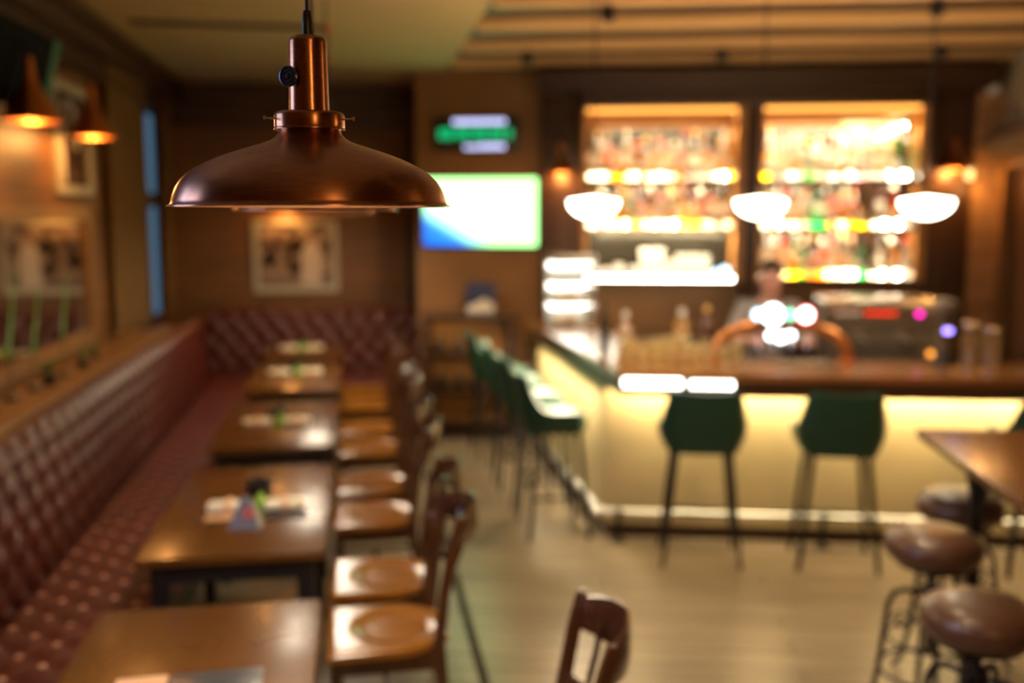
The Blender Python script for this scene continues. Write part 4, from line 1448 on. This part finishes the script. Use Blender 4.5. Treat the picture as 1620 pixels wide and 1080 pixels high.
# cream box and pale flowers, trailing plant on the right bay top
t = thing('gift_box', 'cream carton standing behind the top bottles of the right bay', 'box', B(2.18, VW - 0.07, 2.25), BR)
MB().box(-0.21, 0.21, -0.012, 0.045, 0, 0.50, bev=.003).build('carton', plain('cream_carton', (.85, .62, .32), .6), t)
MB().box(-0.215, 0.215, -0.016, 0.05, 0.44, 0.51, bev=.003).build('lid', plain('carton_lid', (.85, .66, .38), .6), t)
t = thing('flower_vase', 'vase of white blossoms at the right end of the top shelf', 'flowers', B(2.385, VW - 0.25, 2.25), 0)
MB().lathe([(0, 0), (0.03, 0), (0.042, 0.05), (0.03, 0.12), (0.024, 0.16), (0.02, 0.16), (0.02, 0.02), (0, 0.01)], 20).build('vase', PORC, t)
mb = MB()
for k in range(16):
    a, rr = rnd.random() * 2 * PI, 0.03 + 0.09 * rnd.random()
    zz = 0.30 + 0.20 * rnd.random()
    mb.lathe([(0, 0.028), (0.022, 0.018), (0.032, 0), (0.02, -0.016), (0, -0.02)], 8, (rr * math.cos(a), rr * math.sin(a), zz))
mb.build('blossoms', PORC, t)
mb = MB()
for k in range(7):
    a = k * 0.9
    mb.tube([(0, 0, 0.15), (0.04 * math.cos(a), 0.04 * math.sin(a), 0.32)], 0.003, 5)
mb.build('stem', LEAF, t)
t = thing('trailing_plant', 'green trailing plant at the right edge of the top shelf', 'plant', B(2.50, VW - 0.30, 2.25), 0)
MB().lathe([(0, 0), (0.03, 0), (0.04, 0.06), (0.035, 0.06), (0, 0.05)], 16).build('pot', BLACKP, t)
mb = MB()
for k in range(46):
    a, rr = rnd.random() * 2 * PI, 0.02 + 0.07 * rnd.random()
    c = Vector((rr * math.cos(a), rr * math.sin(a), 0.02 + 0.26 * rnd.random()))
    d1 = Vector((math.cos(a), math.sin(a), -.4)).normalized() * 0.03
    d2 = Vector((-math.sin(a), math.cos(a), 0.1)) * 0.016
    v = [mb.bm.verts.new(c - d1), mb.bm.verts.new(c + d2 + Vector((0, 0, .004))), mb.bm.verts.new(c + d1), mb.bm.verts.new(c - d2 + Vector((0, 0, .004))), mb.bm.verts.new(c + Vector((0, 0, .010)))]
    for q in range(4):
        mb.bm.faces.new((v[q], v[(q + 1) % 4], v[4]))
mb.build('leaves', LEAF, t)

# brick pier, doorway dressing at right
mb = MB().box(3.05, 3.27, VW - 0.12, VW, 0, 2.95)
BRICK = planks('brick', (0.40, 0.20, 0.08), (0.50, 0.27, 0.11), 0.075, 0.22, 0.8, vert=True, mortar=(0.30, 0.20, 0.11))
struct('trim_7', mb, BRICK, 'brick pier lit by a small lamp', loc=B(0, 0), rz=BR)
t = thing('wall_light', 'tiny glowing lamp on the brick pier at right', 'lamp', B(3.00, VW - 0.16, 2.24), BR)
MB().lathe([(0, 0), (0.022, 0.005), (0.030, 0.04), (0.022, 0.08), (0, 0.085)], 14).build('bulb', emis('pier_bulb', (1, .62, .2), 3), t)
MB().box(-0.02, 0.02, 0.0, 0.045, 0.03, 0.05).build('bracket', BRASS, t, smooth=False)
light('pier_light', 'POINT', B(3.05, VW - 0.30, 2.20), 2, (1.0, 0.50, 0.14), 0.03)
d_ = thing('door_1', 'dark door in the right wall', None, B(UR, 2.235, 0), BR)
d_['kind'] = 'structure'
MB().box(0.04, 0.10, -0.47, 0.47, 0, 2.33).build('door_leaf', DARKWZ, d_, smooth=False)
MB().box(-0.05, 0.06, -0.56, -0.48, 0, 2.40).box(-0.05, 0.06, 0.48, 0.56, 0, 2.40).box(-0.05, 0.06, -0.56, 0.56, 2.33, 2.42).build('door_frame', WALLB, d_, smooth=False)
MB().box(-0.14, 0, -0.66, 0.60, 2.44, 2.50).box(-0.20, 0, -0.72, 0.66, 2.50, 2.56).box(-0.10, 0, -0.60, 0.58, 2.56, 2.66).build('door_hood', plain('hood_wood', (0.20, 0.14, 0.075), 0.6), d_, smooth=False)
t = thing('round_sensor', 'small white round sensor high on the right wall', 'sensor', B(3.16, VW - 0.14, 2.98), BR)
MB().lathe([(0, -0.05), (0.04, -0.045), (0.055, -0.01), (0.055, 0.02), (0, 0.02)], 18, (0, 0, 0), 'y').build('housing', PORC, t)

# ================================================================== DISPLAY CASE at the end of the wing
dc = thing('display_case', 'brightly lit glass display case at the far end of the bar', 'display case', (1.66, 7.62, 1.085), 0)
for z in (0.0, 0.18, 0.34, 0.50):
    MB().box(-0.16, 0.16, -0.15, 0.15, z, z + 0.018).build('shelf', STEEL, dc, smooth=False)
for z in (0.162, 0.322, 0.482):
    MB().box(-0.145, 0.145, -0.10, -0.06, z, z + 0.016).box(-0.145, 0.145, 0.12, 0.145, z - 0.03, z + 0.016).build('case_light', E_LEDF, dc, smooth=False)
MB().box(-0.16, 0.16, 0.15, 0.158, 0.0, 0.518).build('back_panel', PORC, dc, smooth=False)
MB().box(-0.165, -0.160, -0.15, 0.15, 0.0, 0.51).box(0.160, 0.165, -0.15, 0.15, 0, 0.51).box(-0.16, 0.16, -0.155, -0.150, 0, 0.51).build('glass_pane', CLEARG, dc, smooth=False)
MB().box(-0.17, 0.17, -0.16, 0.16, 0.518, 0.56).build('top', STEEL, dc, smooth=False)
k = 0
for zi, z in enumerate((0.018, 0.198)):
    for x in (-0.09, 0.0, 0.09):
        o = MB().lathe([(0, 0), (0.035, 0), (0.038, 0.01), (0.036, 0.055), (0.02, 0.075), (0, 0.078)], 16).build('pastry', plain('cake%d' % k, ((.8, .6, .4), (.5, .25, .1), (.85, .8, .7))[k % 3], .6), None)
        o.location = (1.66 + x, 7.60, 1.085 + z)
        tag(o, f'{["cream", "brown", "white"][k % 3]} cake on the {["bottom", "second"][zi]} shelf of the lit display case', 'cake', 'cakes in the display case')
        k += 1

# ================================================================== COUNTER ITEMS
# upturned and standing glasses
gl = None
gi_ = 0
rows = []
for r_, v in enumerate((-0.02, 0.075, 0.17)):
    for k in range(9):
        rows.append((0.12 + k * 0.082 + 0.03 * (r_ % 2), v + 0.012 * math.sin(k * 5 + r_), r_, k))
hgt = [1.0, .72, 1.25, .8, 1.1, .7, 1.3, .9, .75, 1.15, 1.0]
for (u, v, r_, k) in rows:
    if r_ == 1 and u > 0.60:
        continue
    p = B(u, v, 1.085)
    lab = f'drinking glass on the bar near its corner, {ORD[k]} from left in the {["front", "middle", "rear"][r_]} row'
    if gl is None:
        gl = thing('drinking_glass', lab, 'glass', p, 0, 'glasses grouped on the bar')
        MB().lathe([(0.0, 0.004), (0.026, 0.004), (0.029, 0.0), (0.031, 0.003), (0.036, 0.11), (0.034, 0.11), (0.029, 0.012), (0, 0.010)], 16).build('glass_body', bottleglass('warm_glass', (1.0, .92, .72), .6, .28), gl)
        gl.scale = (.85, .85, 1.0)
    else:
        g_ = dup(gl, p, 0, lab)
        g_.scale = (.88, .88, hgt[(k * 3 + r_ * 4) % 11])
bottle('square', 'yellow', 'white', 'cream', B(0.48, 0.36, 0.91 + 0.20), 'yellow green bottle with pale cap behind the bar glasses', 'bottles behind the counter', 1.15)
bottle('tall', 'brown', 'gold', 'black', B(0.64, 0.42, 0.91 + 0.16), 'brown bottle with golden cap right of the yellow bottle', 'bottles behind the counter', 1.0)
bottle('round', 'rose', 'white', 'white', B(0.13, 0.40, 1.10), 'pale rounded bottle with lilac sheen left of the glasses', 'bottles behind the counter', 1.1)
bottle('slim', 'dark', 'black', 'black', B(0.0, 0.45, 1.10), 'slim dark bottle left of the pale rounded bottle', 'bottles behind the counter', .95)
rk = thing('raised_shelf', 'raised steel shelf behind the bar carrying bottles', 'shelf', B(0, 0, 0), BR)
MB().box(0.42, 0.74, 0.28, 0.50, 1.045, 1.075).build('board', STEEL, rk, smooth=False)
MB().box(0.43, 0.46, 0.3, 0.48, 0.91, 1.045).box(0.70, 0.73, 0.3, 0.48, 0.91, 1.045).build('bracket', STEEL, rk, smooth=False)
for o in COL.objects:
    if o.get('group') == 'bottles behind the counter':
        o.location.z = 1.075 if o.location.x > B(0.3, 0.36).x else 1.085

# beer tower: copper arch with lit medallions
bt = thing('beer_tower', 'copper arch beer tower with round lit tap badges', 'beer tap', B(0, 0.10, 1.085), BR)
pts = []
for k in range(25):
    a = PI - PI * k / 24
    cx, sx_ = math.cos(a), math.sin(a)
    pts.append((1.045 + 0.385 * math.copysign(abs(cx) ** 0.75, cx), 0, 0.22 * abs(sx_) ** 0.75))
MB().tube(pts, 0.034, 14).build('arch_pipe', COPPER2, bt)
for s in (-1, 1):
    MB().lathe([(0, 0), (0.06, 0), (0.06, 0.012), (0.04, 0.022), (0, 0.022)], 20, (1.045 + s * 0.385, 0, 0)).build('base', COPPER2, bt)
for k, (u, z, r, mt_) in enumerate([(0.90, 0.285, 0.030, E_BLUEW), (0.985, 0.285, 0.058, E_WHITE), (1.085, 0.285, 0.030, E_GREEN), (1.175, 0.285, 0.040, E_WHITE)]):
    MB().tube([(u, -0.005, 0.20), (u, -0.02, z - r * .5)], 0.012, 8).build('tap_neck', CHROME, bt)
    b_ = MB().lathe([(0, 0.02), (r + 0.008, 0.02), (r + 0.008, -0.010), (r, -0.014), (r, -0.010), (0, -0.010)], 28, (u, -0.03, z), 'y').build('tap_badge', CHROME if k != 3 else REDP, bt)
    MB().lathe([(0, -0.014), (r, -0.012), (r, -0.0105), (0, -0.0105)], 28, (u, -0.03, z), 'y').build('badge_light', mt_, b_)
    if k == 3:
        MB().lathe([(r, -0.013), (r + 0.009, -0.013), (r + 0.009, -0.011), (r, -0.011)], 28, (u, -0.03, z), 'y').build('badge_rim', E_RED, b_)
for k, (u, z, r) in enumerate([(0.975, 0.165, 0.026), (1.03, 0.155, 0.030), (1.085, 0.165, 0.026)]):
    b_ = MB().lathe([(0, 0.06), (0.010, 0.06), (0.010, 0.02), (r + 0.006, 0.02), (r + .006, -0.01), (0, -0.01)], 24, (u, -0.06, z), 'y').build('tap_badge', CHROME, bt)
    MB().lathe([(0, -0.014), (r, -0.012), (r, -0.0105), (0, -0.0105)], 24, (u, -0.06, z), 'y').build('badge_light', E_WHITE, b_)
for u in (0.90, 0.985, 1.085, 1.175):
    MB().tube([(u, -0.03, 0.17), (u, -0.10, 0.15), (u, -0.11, 0.09)], 0.009, 8).build('spout', CHROME, bt)
MB().box(0.78, 1.31, -0.20, -0.04, 0, 0.02).build('drip_tray', STEEL, bt, smooth=False)

# espresso machine
em_ = thing('espresso_machine', 'wide steel espresso machine with red and magenta display lights', 'coffee machine', B(1.78, 2.62, 0.92), BR)
MB().box(-0.36, 0.36, -0.22, 0.16, 0.10, 0.28, bev=.01).box(-0.36, -0.30, -0.22, 0.16, 0.02, 0.12).box(0.30, 0.36, -0.22, 0.16, 0.02, 0.12).build('body', DARKPIC, em_)
em_.location = B(1.80, 0.95, 0.91)
MB().box(-0.38, 0.38, -0.26, 0.18, 0.42, 0.50, bev=.01).build('cup_tray', STEEL, em_)
MB().box(-0.36, 0.36, -0.20, 0.16, 0.28, 0.42, bev=.01).build('head_panel', DARKPIC, em_)
MB().box(-0.38, 0.38, -0.24, 0.18, 0.0, 0.04, bev=.005).build('base', STEEL, em_)
mb = MB()
for k in range(6):
    mb.box(-0.11 + k * 0.034, -0.095 + k * 0.034, -0.208, -0.2, 0.400, 0.415)
mb.build('display', E_RED, em_, smooth=False)
mb = MB()
for k in range(5):
    mb.box(-0.30 + k * 0.034, -0.285 + k * 0.034, -0.208, -0.2, 0.400, 0.412)
mb.build('display', emis('soft_led', (1, .6, .4), 1.4), em_, smooth=False)
MB().lathe([(0, -0.012), (0.018, -0.01), (0.018, 0), (0, 0)], 16, (0.225, -0.20, 0.41), 'y').build('indicator', E_MAG, em_)
MB().lathe([(0, -0.012), (0.02, -0.01), (0.02, 0), (0, 0)], 16, (0.30, -0.222, 0.15), 'y').build('indicator', E_ORG, em_)
for u in (-0.15, 0.12):
    MB().lathe([(0, 0), (0.035, 0), (0.035, 0.05), (0, 0.05)], 16, (u, -0.18, 0.235)).tube([(u, -0.20, 0.25), (u + .02, -0.32, 0.24)], 0.012, 8).build('group_head', CHROME, em_)
MB().box(-0.34, 0.34, 0.10, 0.14, 0.04, 0.12).build('back_splash', STEEL, em_, smooth=False)
ws_ = thing('machine_stand', 'low steel stand under the espresso machine', 'cabinet', B(1.80, 0.97, 0), BR)
MB().box(-0.4, 0.4, -0.19, 0.22, 0.0, 0.91, bev=.004).build('cabinet_body', STEEL, ws_)
MB().box(-0.36, 0.36, -0.2, -0.19, 0.1, 0.85).build('door', STEEL, ws_, smooth=False)

# grinder with purple light
gr = thing('coffee_grinder', 'dark tower with a glowing violet badge on the bar', 'grinder', B(1.98, 0.12, 1.085), BR)
MB().lathe([(0, 0), (0.075, 0), (0.078, 0.015), (0.05, 0.03), (0.045, 0.06), (0, 0.06)], 24).build('base', BLACKP, gr)
MB().lathe([(0.0, 0.06), (0.045, 0.06), (0.045, 0.26), (0.07, 0.27), (0.08, 0.30), (0.075, 0.36), (0.04, 0.38), (0, 0.385)], 24).build('column', DARKPIC, gr)
b_ = MB().lathe([(0, 0.03), (0.028, 0.03), (0.028, -0.004), (0, -0.004)], 20, (0, -0.055, 0.20), 'y').build('badge', CHROME, gr)
MB().lathe([(0, -0.008), (0.013, -0.006), (0.013, -0.0045), (0, -0.0045)], 20, (-0.008, -0.055, 0.20), 'y').lathe([(0, -0.008), (0.013, -0.006), (0.013, -0.0045), (0, -0.0045)], 20, (0.012, -0.055, 0.20), 'y').build('badge_light', E_PURP, b_)
for k, (u, h_, lab) in enumerate([(2.12, 0.23, 'tall clear jar beside the violet lit tower'), (2.24, 0.20, 'clear jar right of the tall jar on the bar')]):
    t = thing('glass_jar', lab, 'jar', B(u, 0.10, 1.085), 0, 'clear jars on the bar')
    MB().lathe([(0, 0.003), (0.045, 0.003), (0.05, 0.01), (0.05, h_), (0.047, h_), (0.047, 0.012), (0, 0.01)], 20).build('jar_body', bottleglass('jar_glass%d' % k, (.95, .88, .75), .55, .3), t)
    MB().lathe([(0, h_ + .02), (0.05, h_ + .018), (0.053, h_), (0, h_)], 20).build('lid', STEEL, t)
t = thing('cash_register', 'dark till with a small screen at the right end of the bar', 'till', B(2.62, 0.10, 1.085), BR)
MB().box(-0.15, 0.15, -0.12, 0.12, 0, 0.09, bev=.006).build('base', BLACKP, t)
o = MB().box(-0.12, 0.12, -0.012, 0.012, 0, 0.18, bev=.004).build('screen', DARKPIC, t)
o.location = (0, 0.02, 0.11)
o.rotation_euler = (R(-20), 0, 0)
MB().tube([(0, 0.04, 0.08), (0, 0.05, 0.15)], 0.015, 8).build('neck', BLACKP, t)

# ================================================================== HIGH TABLE AND IRON STOOLS
HT = B(0, 0)
# corner (2.34,3.83) world; table runs +u and -v
cu, cvv = W2B(2.34, 3.83)
ht = thing('high_table', 'high dark wooden table at the right with iron pedestals', 'table', B(cu + 0.42, cvv - 0.95, 0), BR)
MB().box(-0.42, 0.42, -0.95, 0.95, 1.015, 1.05, bev=.005).build('tabletop', TABLEW, ht)
MB().box(-0.30, 0.30, -0.80, 0.80, 0.985, 1.015).build('under_frame', BLACKM, ht, smooth=False)
for y, px_ in ((0.55, -0.30), (-0.72, 0.25)):
    MB().lathe([(0, 0), (0.13, 0), (0.135, 0.02), (0.06, 0.05), (0.035, 0.09), (0.028, 0.18), (0.024, 0.9), (0.05, 0.985), (0, 0.985)], 24, (px_, y, 0)).build('pedestal', IRON, ht)
    MB().tube([(px_, y - 0.22, 0.98), (px_, y - 0.10, 0.93), (px_, y - 0.02, 0.80)], 0.010, 8).tube([(px_, y + 0.22, 0.98), (px_, y + 0.10, 0.93), (px_, y + 0.02, 0.80)], 0.010, 8).build('bracket', IRON, ht)


def make_roundstool(loc, rz, label, sz=0.785):
    t = thing('round_stool', label, 'stool', loc, rz, 'round brown leather stools with iron legs')
    k = sz - 0.115
    MB().lathe([(0, k), (0.15, k), (0.172, k + 0.022), (0.178, k + 0.055), (0.168, k + 0.090), (0.130, k + 0.110), (0.07, k + 0.116), (0, k + 0.117)], 48).build('seat', BROWNL, t, angle=60)
    MB().lathe([(0, k - 0.02), (0.13, k - 0.02), (0.135, k), (0, k)], 32).build('seat_plate', IRON, t)
    MB().lathe([(0.0, 0.30), (0.014, 0.30), (0.014, k - 0.02), (0, k - .02)], 12).lathe([(0.0, .50), (.032, .50), (.036, .52), (.036, .55), (.030, .57), (0, .57)], 16).build('screw_post', IRON, t)
    for q in range(4):
        a = PI / 4 + q * PI / 2
        ca, sa = math.cos(a), math.sin(a)
        rr = [(0.035, 0.535), (0.09, 0.545), (0.130, 0.53), (0.150, 0.49), (0.158, 0.42), (0.170, 0.30), (0.185, 0.17), (0.210, 0.06), (0.232, 0.015), (0.250, 0.012)]
        MB().tube([(r_ * ca, r_ * sa, z_) for r_, z_ in rr], 0.011, 8).build('leg', IRON, t)
        # scroll
        sc_ = []
        for w in range(18):
            b_ = w / 17 * 2.6 * PI
            rad = 0.038 * (1 - w / 24)
            sc_.append(((0.10 + rad * math.cos(b_)) * ca, (0.10 + rad * math.cos(b_)) * sa, 0.42 + rad * math.sin(b_)))
        MB().tube(sc_, 0.005, 6).build('scroll', IRON, t)
    MB().tube([(0.178 * math.cos(x * 2 * PI / 32), 0.178 * math.sin(x * 2 * PI / 32), 0.235) for x in range(32)], 0.008, 6, closed=True).build('foot_ring', IRON, t)
    MB().tube([(0.152 * math.cos(x * 2 * PI / 32), 0.152 * math.sin(x * 2 * PI / 32), 0.36) for x in range(32)], 0.006, 6, closed=True).build('upper_ring', IRON, t)
    return t


rs = make_roundstool((2.12, 3.31, 0), R(22), 'round brown stool in the middle, left of the high table leg')
dup(rs, (2.52, 3.76, 0), R(30), 'round brown stool farthest back, behind the high table leg')
dup(rs, (1.87, 2.66, 0), R(-12), 'round brown stool nearest the viewer with scrolled iron legs')
dup(rs, (2.23, 2.30, 0), R(20), 'round stool at the picture edge beside the nearest one', None)

# ================================================================== SPOT LAMPS on the beams
for i, (u, v) in enumerate([(0.0, 0.30), (-0.62, 1.95), (0.85, 1.95), (2.45, 1.95), (1.9, 0.30), (1.0, -1.4), (3.0, -1.4), (0.4, -3.2), (2.6, -3.2)]):
    p = B(u, v, 3.22)
    t = thing('ceiling_spot', ['black ceiling spotlight at the top picture edge', 'small black spotlight on the beam near the television', 'small black spotlight on the beam above the left bay', 'small black spotlight on the beam above the right bay', 'black ceiling spotlight over the bar front at right', 'black ceiling spotlight above the aisle', 'black ceiling spotlight above the high table', 'black ceiling spotlight behind the viewer, aisle side', 'black ceiling spotlight behind the viewer, right side'][i], 'lamp', p, BR, 'black ceiling spotlights')
    MB().lathe([(0, 0), (0.012, 0), (0.012, -0.035), (0.038, -0.04), (0.042, -0.12), (0.036, -0.12), (0.034, -0.06), (0, -0.055)], 20).build('housing', BLACKP, t)
    MB().lathe([(0, -0.075), (0.030, -0.078), (0.030, -0.085), (0, -0.085)], 16).build('lens', emis('spot_lens%d' % i, (1, .8, .5), 3), t)

# floor pools from the spots
for (u, v, pw, sp) in [(1.0, -1.4, 140, 80), (3.0, -1.4, 50, 80), (0.4, -3.2, 80, 80), (0.0, 0.3, 50, 70), (2.6, -3.2, 45, 80)]:
    o = light('spot_beam', 'SPOT', B(u, v, 3.08), pw, (1.0, 0.74, 0.42), 0.05, (0, 0, 0), sp, 0.7)
# added spot that brightens the television wall and the wine shelf
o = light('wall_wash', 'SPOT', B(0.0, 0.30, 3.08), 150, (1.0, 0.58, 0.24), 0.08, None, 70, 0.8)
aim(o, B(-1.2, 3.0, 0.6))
# dusk daylight from a window near the viewer, left
o = light('dusk_window', 'AREA', (-2.1, 2.15, 2.0), 5, (0.42, 0.58, 1.0), 1.3, (0, R(-90), 0), sizey=1.0)
# added lamps, out of view behind and to the right

# unseen drum lamps, put in to give orange glints in the copper
for (x, y, z, rr, hh, col, st, lab) in [(4.3, 1.9, 1.9, 0.30, 0.42, (1.0, 0.50, 0.15), 11, 'added amber drum lamp, out of view on the far right side of the room'), (1.1, -1.8, 2.55, 0.15, 0.26, (1.0, 0.52, 0.18), 45, 'small added amber drum lamp, out of view behind the viewer')]:
    t = thing('added_drum_lamp', lab, 'lamp', (x, y, z), 0)
    MB().lathe([(rr * 0.3, 0), (rr * .97, 0), (rr, 0.01), (rr, hh - .01), (rr * .97, hh), (rr * 0.3, hh)], 32).build('lamp_shade', emis('added_drum_glow_%d' % int(st), col, st), t)
    MB().tube([(0, 0, hh * 0.5), (0, 0, 3.27 - z)], 0.006, 6).build('cord', BLACKP, t)

# ================================================================== BARTENDER
def skinmesh(name, verts, edges, radii, mat, parent, sub=2, root=0):
    me = bpy.data.meshes.new(name)
    me.from_pydata([Vector(v) for v in verts], edges, [])
    o = bpy.data.objects.new(name, me)
    COL.objects.link(o)
    o.parent = parent
    sm = o.modifiers.new('skin', 'SKIN')
    sm.use_smooth_shade = True
    lay = me.skin_vertices[0] if me.skin_vertices else None
    if lay is None:
        bpy.context.view_layer.objects.active = o
        bpy.ops.object.mode_set(mode='EDIT') if False else None
        bm = bmesh.new()
        bm.from_mesh(me)
        sk = bm.verts.layers.skin.verify()
        bm.verts.ensure_lookup_table()
        for i, v in enumerate(bm.verts):
            r = radii[i]
            v[sk].radius = (r, r) if not isinstance(r, tuple) else r
            v[sk].use_root = (i == root)
        bm.to_mesh(me)
        bm.free()
    else:
        for i, r in enumerate(radii):
            lay.data[i].radius = (r, r) if not isinstance(r, tuple) else r
            lay.data[i].use_root = (i == root)
    ss = o.modifiers.new('subsurf', 'SUBSURF')
    ss.levels = sub
    ss.render_levels = sub
    me.materials.append(mat)
    return o


pr = thing('person', 'person in a grey shirt leaning over the beer taps behind the bar', 'person', B(1.10, 0.98, 0), BR)
V = []
Eg = []
Rd = []


def av(p, r, link=None):
    V.append(p)
    Rd.append(r)
    if link is not None:
        Eg.append((link, len(V) - 1))
    return len(V) - 1


pel = av((0, 0.05, 0.90), (0.15, 0.11))
wai = av((0, 0.03, 1.06), (0.135, 0.10), pel)
che = av((0, -0.02, 1.22), (0.16, 0.11), wai)
nk0 = av((0, -0.05, 1.36), (0.075, 0.07), che)
nk1 = av((0, -0.085, 1.42), 0.055, nk0)
h0 = av((0, -0.115, 1.47), (0.068, 0.075), nk1)
h1 = av((0, -0.115, 1.54), (0.080, 0.095), h0)
h2 = av((0, -0.100, 1.60), (0.066, 0.078), h1)
hands = []
for s in (-1, 1):
    sh = av((s * 0.17, -0.04, 1.32), 0.060, che)
    el = av((s * 0.25, -0.18, 1.13), 0.044, sh)
    el2 = av((s * 0.21, -0.34, 1.14), 0.036, el)
    wr = av((s * 0.16, -0.52, 1.17), (0.026, 0.022), el2)
    pm = av((s * 0.155, -0.58, 1.18), (0.036, 0.018), wr)
    for f, (dx, ln) in enumerate(((-0.030, .060), (-0.010, .072), (0.010, .068), (0.029, .052))):
        k0_ = av((s * 0.155 + dx, -0.615, 1.185), 0.0095, pm)
        k1_ = av((s * 0.155 + dx * 1.1, -0.615 - ln * .6, 1.175), 0.0085, k0_)
        av((s * 0.155 + dx * 1.1, -0.615 - ln * .8, 1.150), 0.0075, k1_)
    t0 = av((s * 0.155 - s * 0.045, -0.575, 1.165), 0.011, pm)
    av((s * 0.155 - s * 0.055, -0.61, 1.145), 0.009, t0)
    hip = av((s * 0.09, 0.04, 0.84), 0.085, pel)
    kn = av((s * 0.10, 0.02, 0.47), 0.055, hip)
    an = av((s * 0.10, 0.05, 0.09), 0.038, kn)
    av((s * 0.11, -0.09, 0.04), 0.035, an)
skinmesh('body', V, Eg, Rd, SKIN, pr)
# shirt
V, Eg, Rd = [], [], []
a0 = av((0, 0.05, 0.92), (0.165, 0.125))
a1 = av((0, 0.03, 1.06), (0.150, 0.115), a0)
a2 = av((0, -0.02, 1.22), (0.178, 0.125), a1)
a3 = av((0, -0.045, 1.345), (0.095, 0.085), a2)
for s in (-1, 1):
    b0 = av((s * 0.17, -0.04, 1.325), 0.074, a2)
    b1 = av((s * 0.245, -0.165, 1.15), 0.058, b0)
    b2_ = av((s * 0.225, -0.27, 1.135), 0.050, b1)
skinmesh('shirt', V, Eg, Rd, SHIRT, pr)
V, Eg, Rd = [], [], []
a0 = av((0, 0.05, 0.90), (0.168, 0.13))
for s in (-1, 1):
    h = av((s * 0.09, 0.04, 0.82), 0.100, a0)
    k = av((s * 0.10, 0.02, 0.47), 0.070, h)
    av((s * 0.10, 0.05, 0.10), 0.055, k)
skinmesh('trousers', V, Eg, Rd, TROUS, pr)
# hair, nose, eyes, ears, mouth
mb = MB()
def hf(a, b):
    th_ = a * 2 * PI
    ph = b * PI * 0.55
    x = 0.088 * math.sin(ph) * math.cos(th_)
    y = 0.105 * math.sin(ph) * math.sin(th_)
    z = 0.085 * math.cos(ph)
    if math.sin(th_) < -0.3 and b > 0.7:
        z += (b - 0.7) * 0.10
    return Vector((x, y - 0.100, 1.575 + z))
mb.grid(hf, 28, 12)
bmesh.ops.remove_doubles(mb.bm, verts=mb.bm.verts[:], dist=0.0005)
mb.build('hair', HAIRM, pr, angle=80)
MB().lathe([(0.0, 0.03), (0.006, 0.025), (0.012, 0.0), (0.013, -0.012), (0, -0.018)], 12, (0, -0.208, 1.525)).build('nose', SKIN, pr)
for s in (-1, 1):
    MB().lathe([(0, -0.006), (0.009, -0.003), (0.011, 0.004), (0, 0.006)], 12, (s * 0.030, -0.198, 1.548), 'y').build('eye', HAIRM, pr)
    MB().lathe([(0, -0.006), (0.022, -0.004), (0.026, 0.004), (0, 0.008)], 14, (s * 0.084, -0.105, 1.53), 'x').build('ear', SKIN, pr)
MB().box(-0.024, 0.024, -0.205, -0.185, 1.484, 1.494, bev=.003).build('mouth', plain('lips', (.4, .12, .1), .5), pr)

# ================================================================== CAMERA / RENDER
W = bpy.data.worlds.new('world')
S.world = W
W.use_nodes = True
W.node_tree.nodes['Background'].inputs[0].default_value = (0.9, 0.6, 0.35, 1)
W.node_tree.nodes['Background'].inputs[1].default_value = 0.02
cam = bpy.data.cameras.new('camera')
cam.sensor_width = 36
cam.lens = 35
cam.clip_start = 0.05
cam.dof.use_dof = True
cam.dof.focus_distance = 1.33
cam.dof.aperture_fstop = 1.6
co = bpy.data.objects.new('camera', cam)
COL.objects.link(co)
co.location = (0, 0, 1.95)
co.rotation_euler = (R(90 - 7.24), 0, R(-8.95))
S.camera = co
S.view_settings.view_transform = 'Standard'
S.view_settings.look = 'None'
S.view_settings.gamma = 1
S.view_settings.use_curve_mapping = False
S.view_settings.exposure = 0.27
try:
    S.cycles.use_denoising = True
    S.cycles.sample_clamp_indirect = 6
    S.cycles.max_bounces = 8
    S.cycles.transparent_max_bounces = 16
    S.cycles.caustics_reflective = False
    S.cycles.caustics_refractive = False
except Exception:
    pass
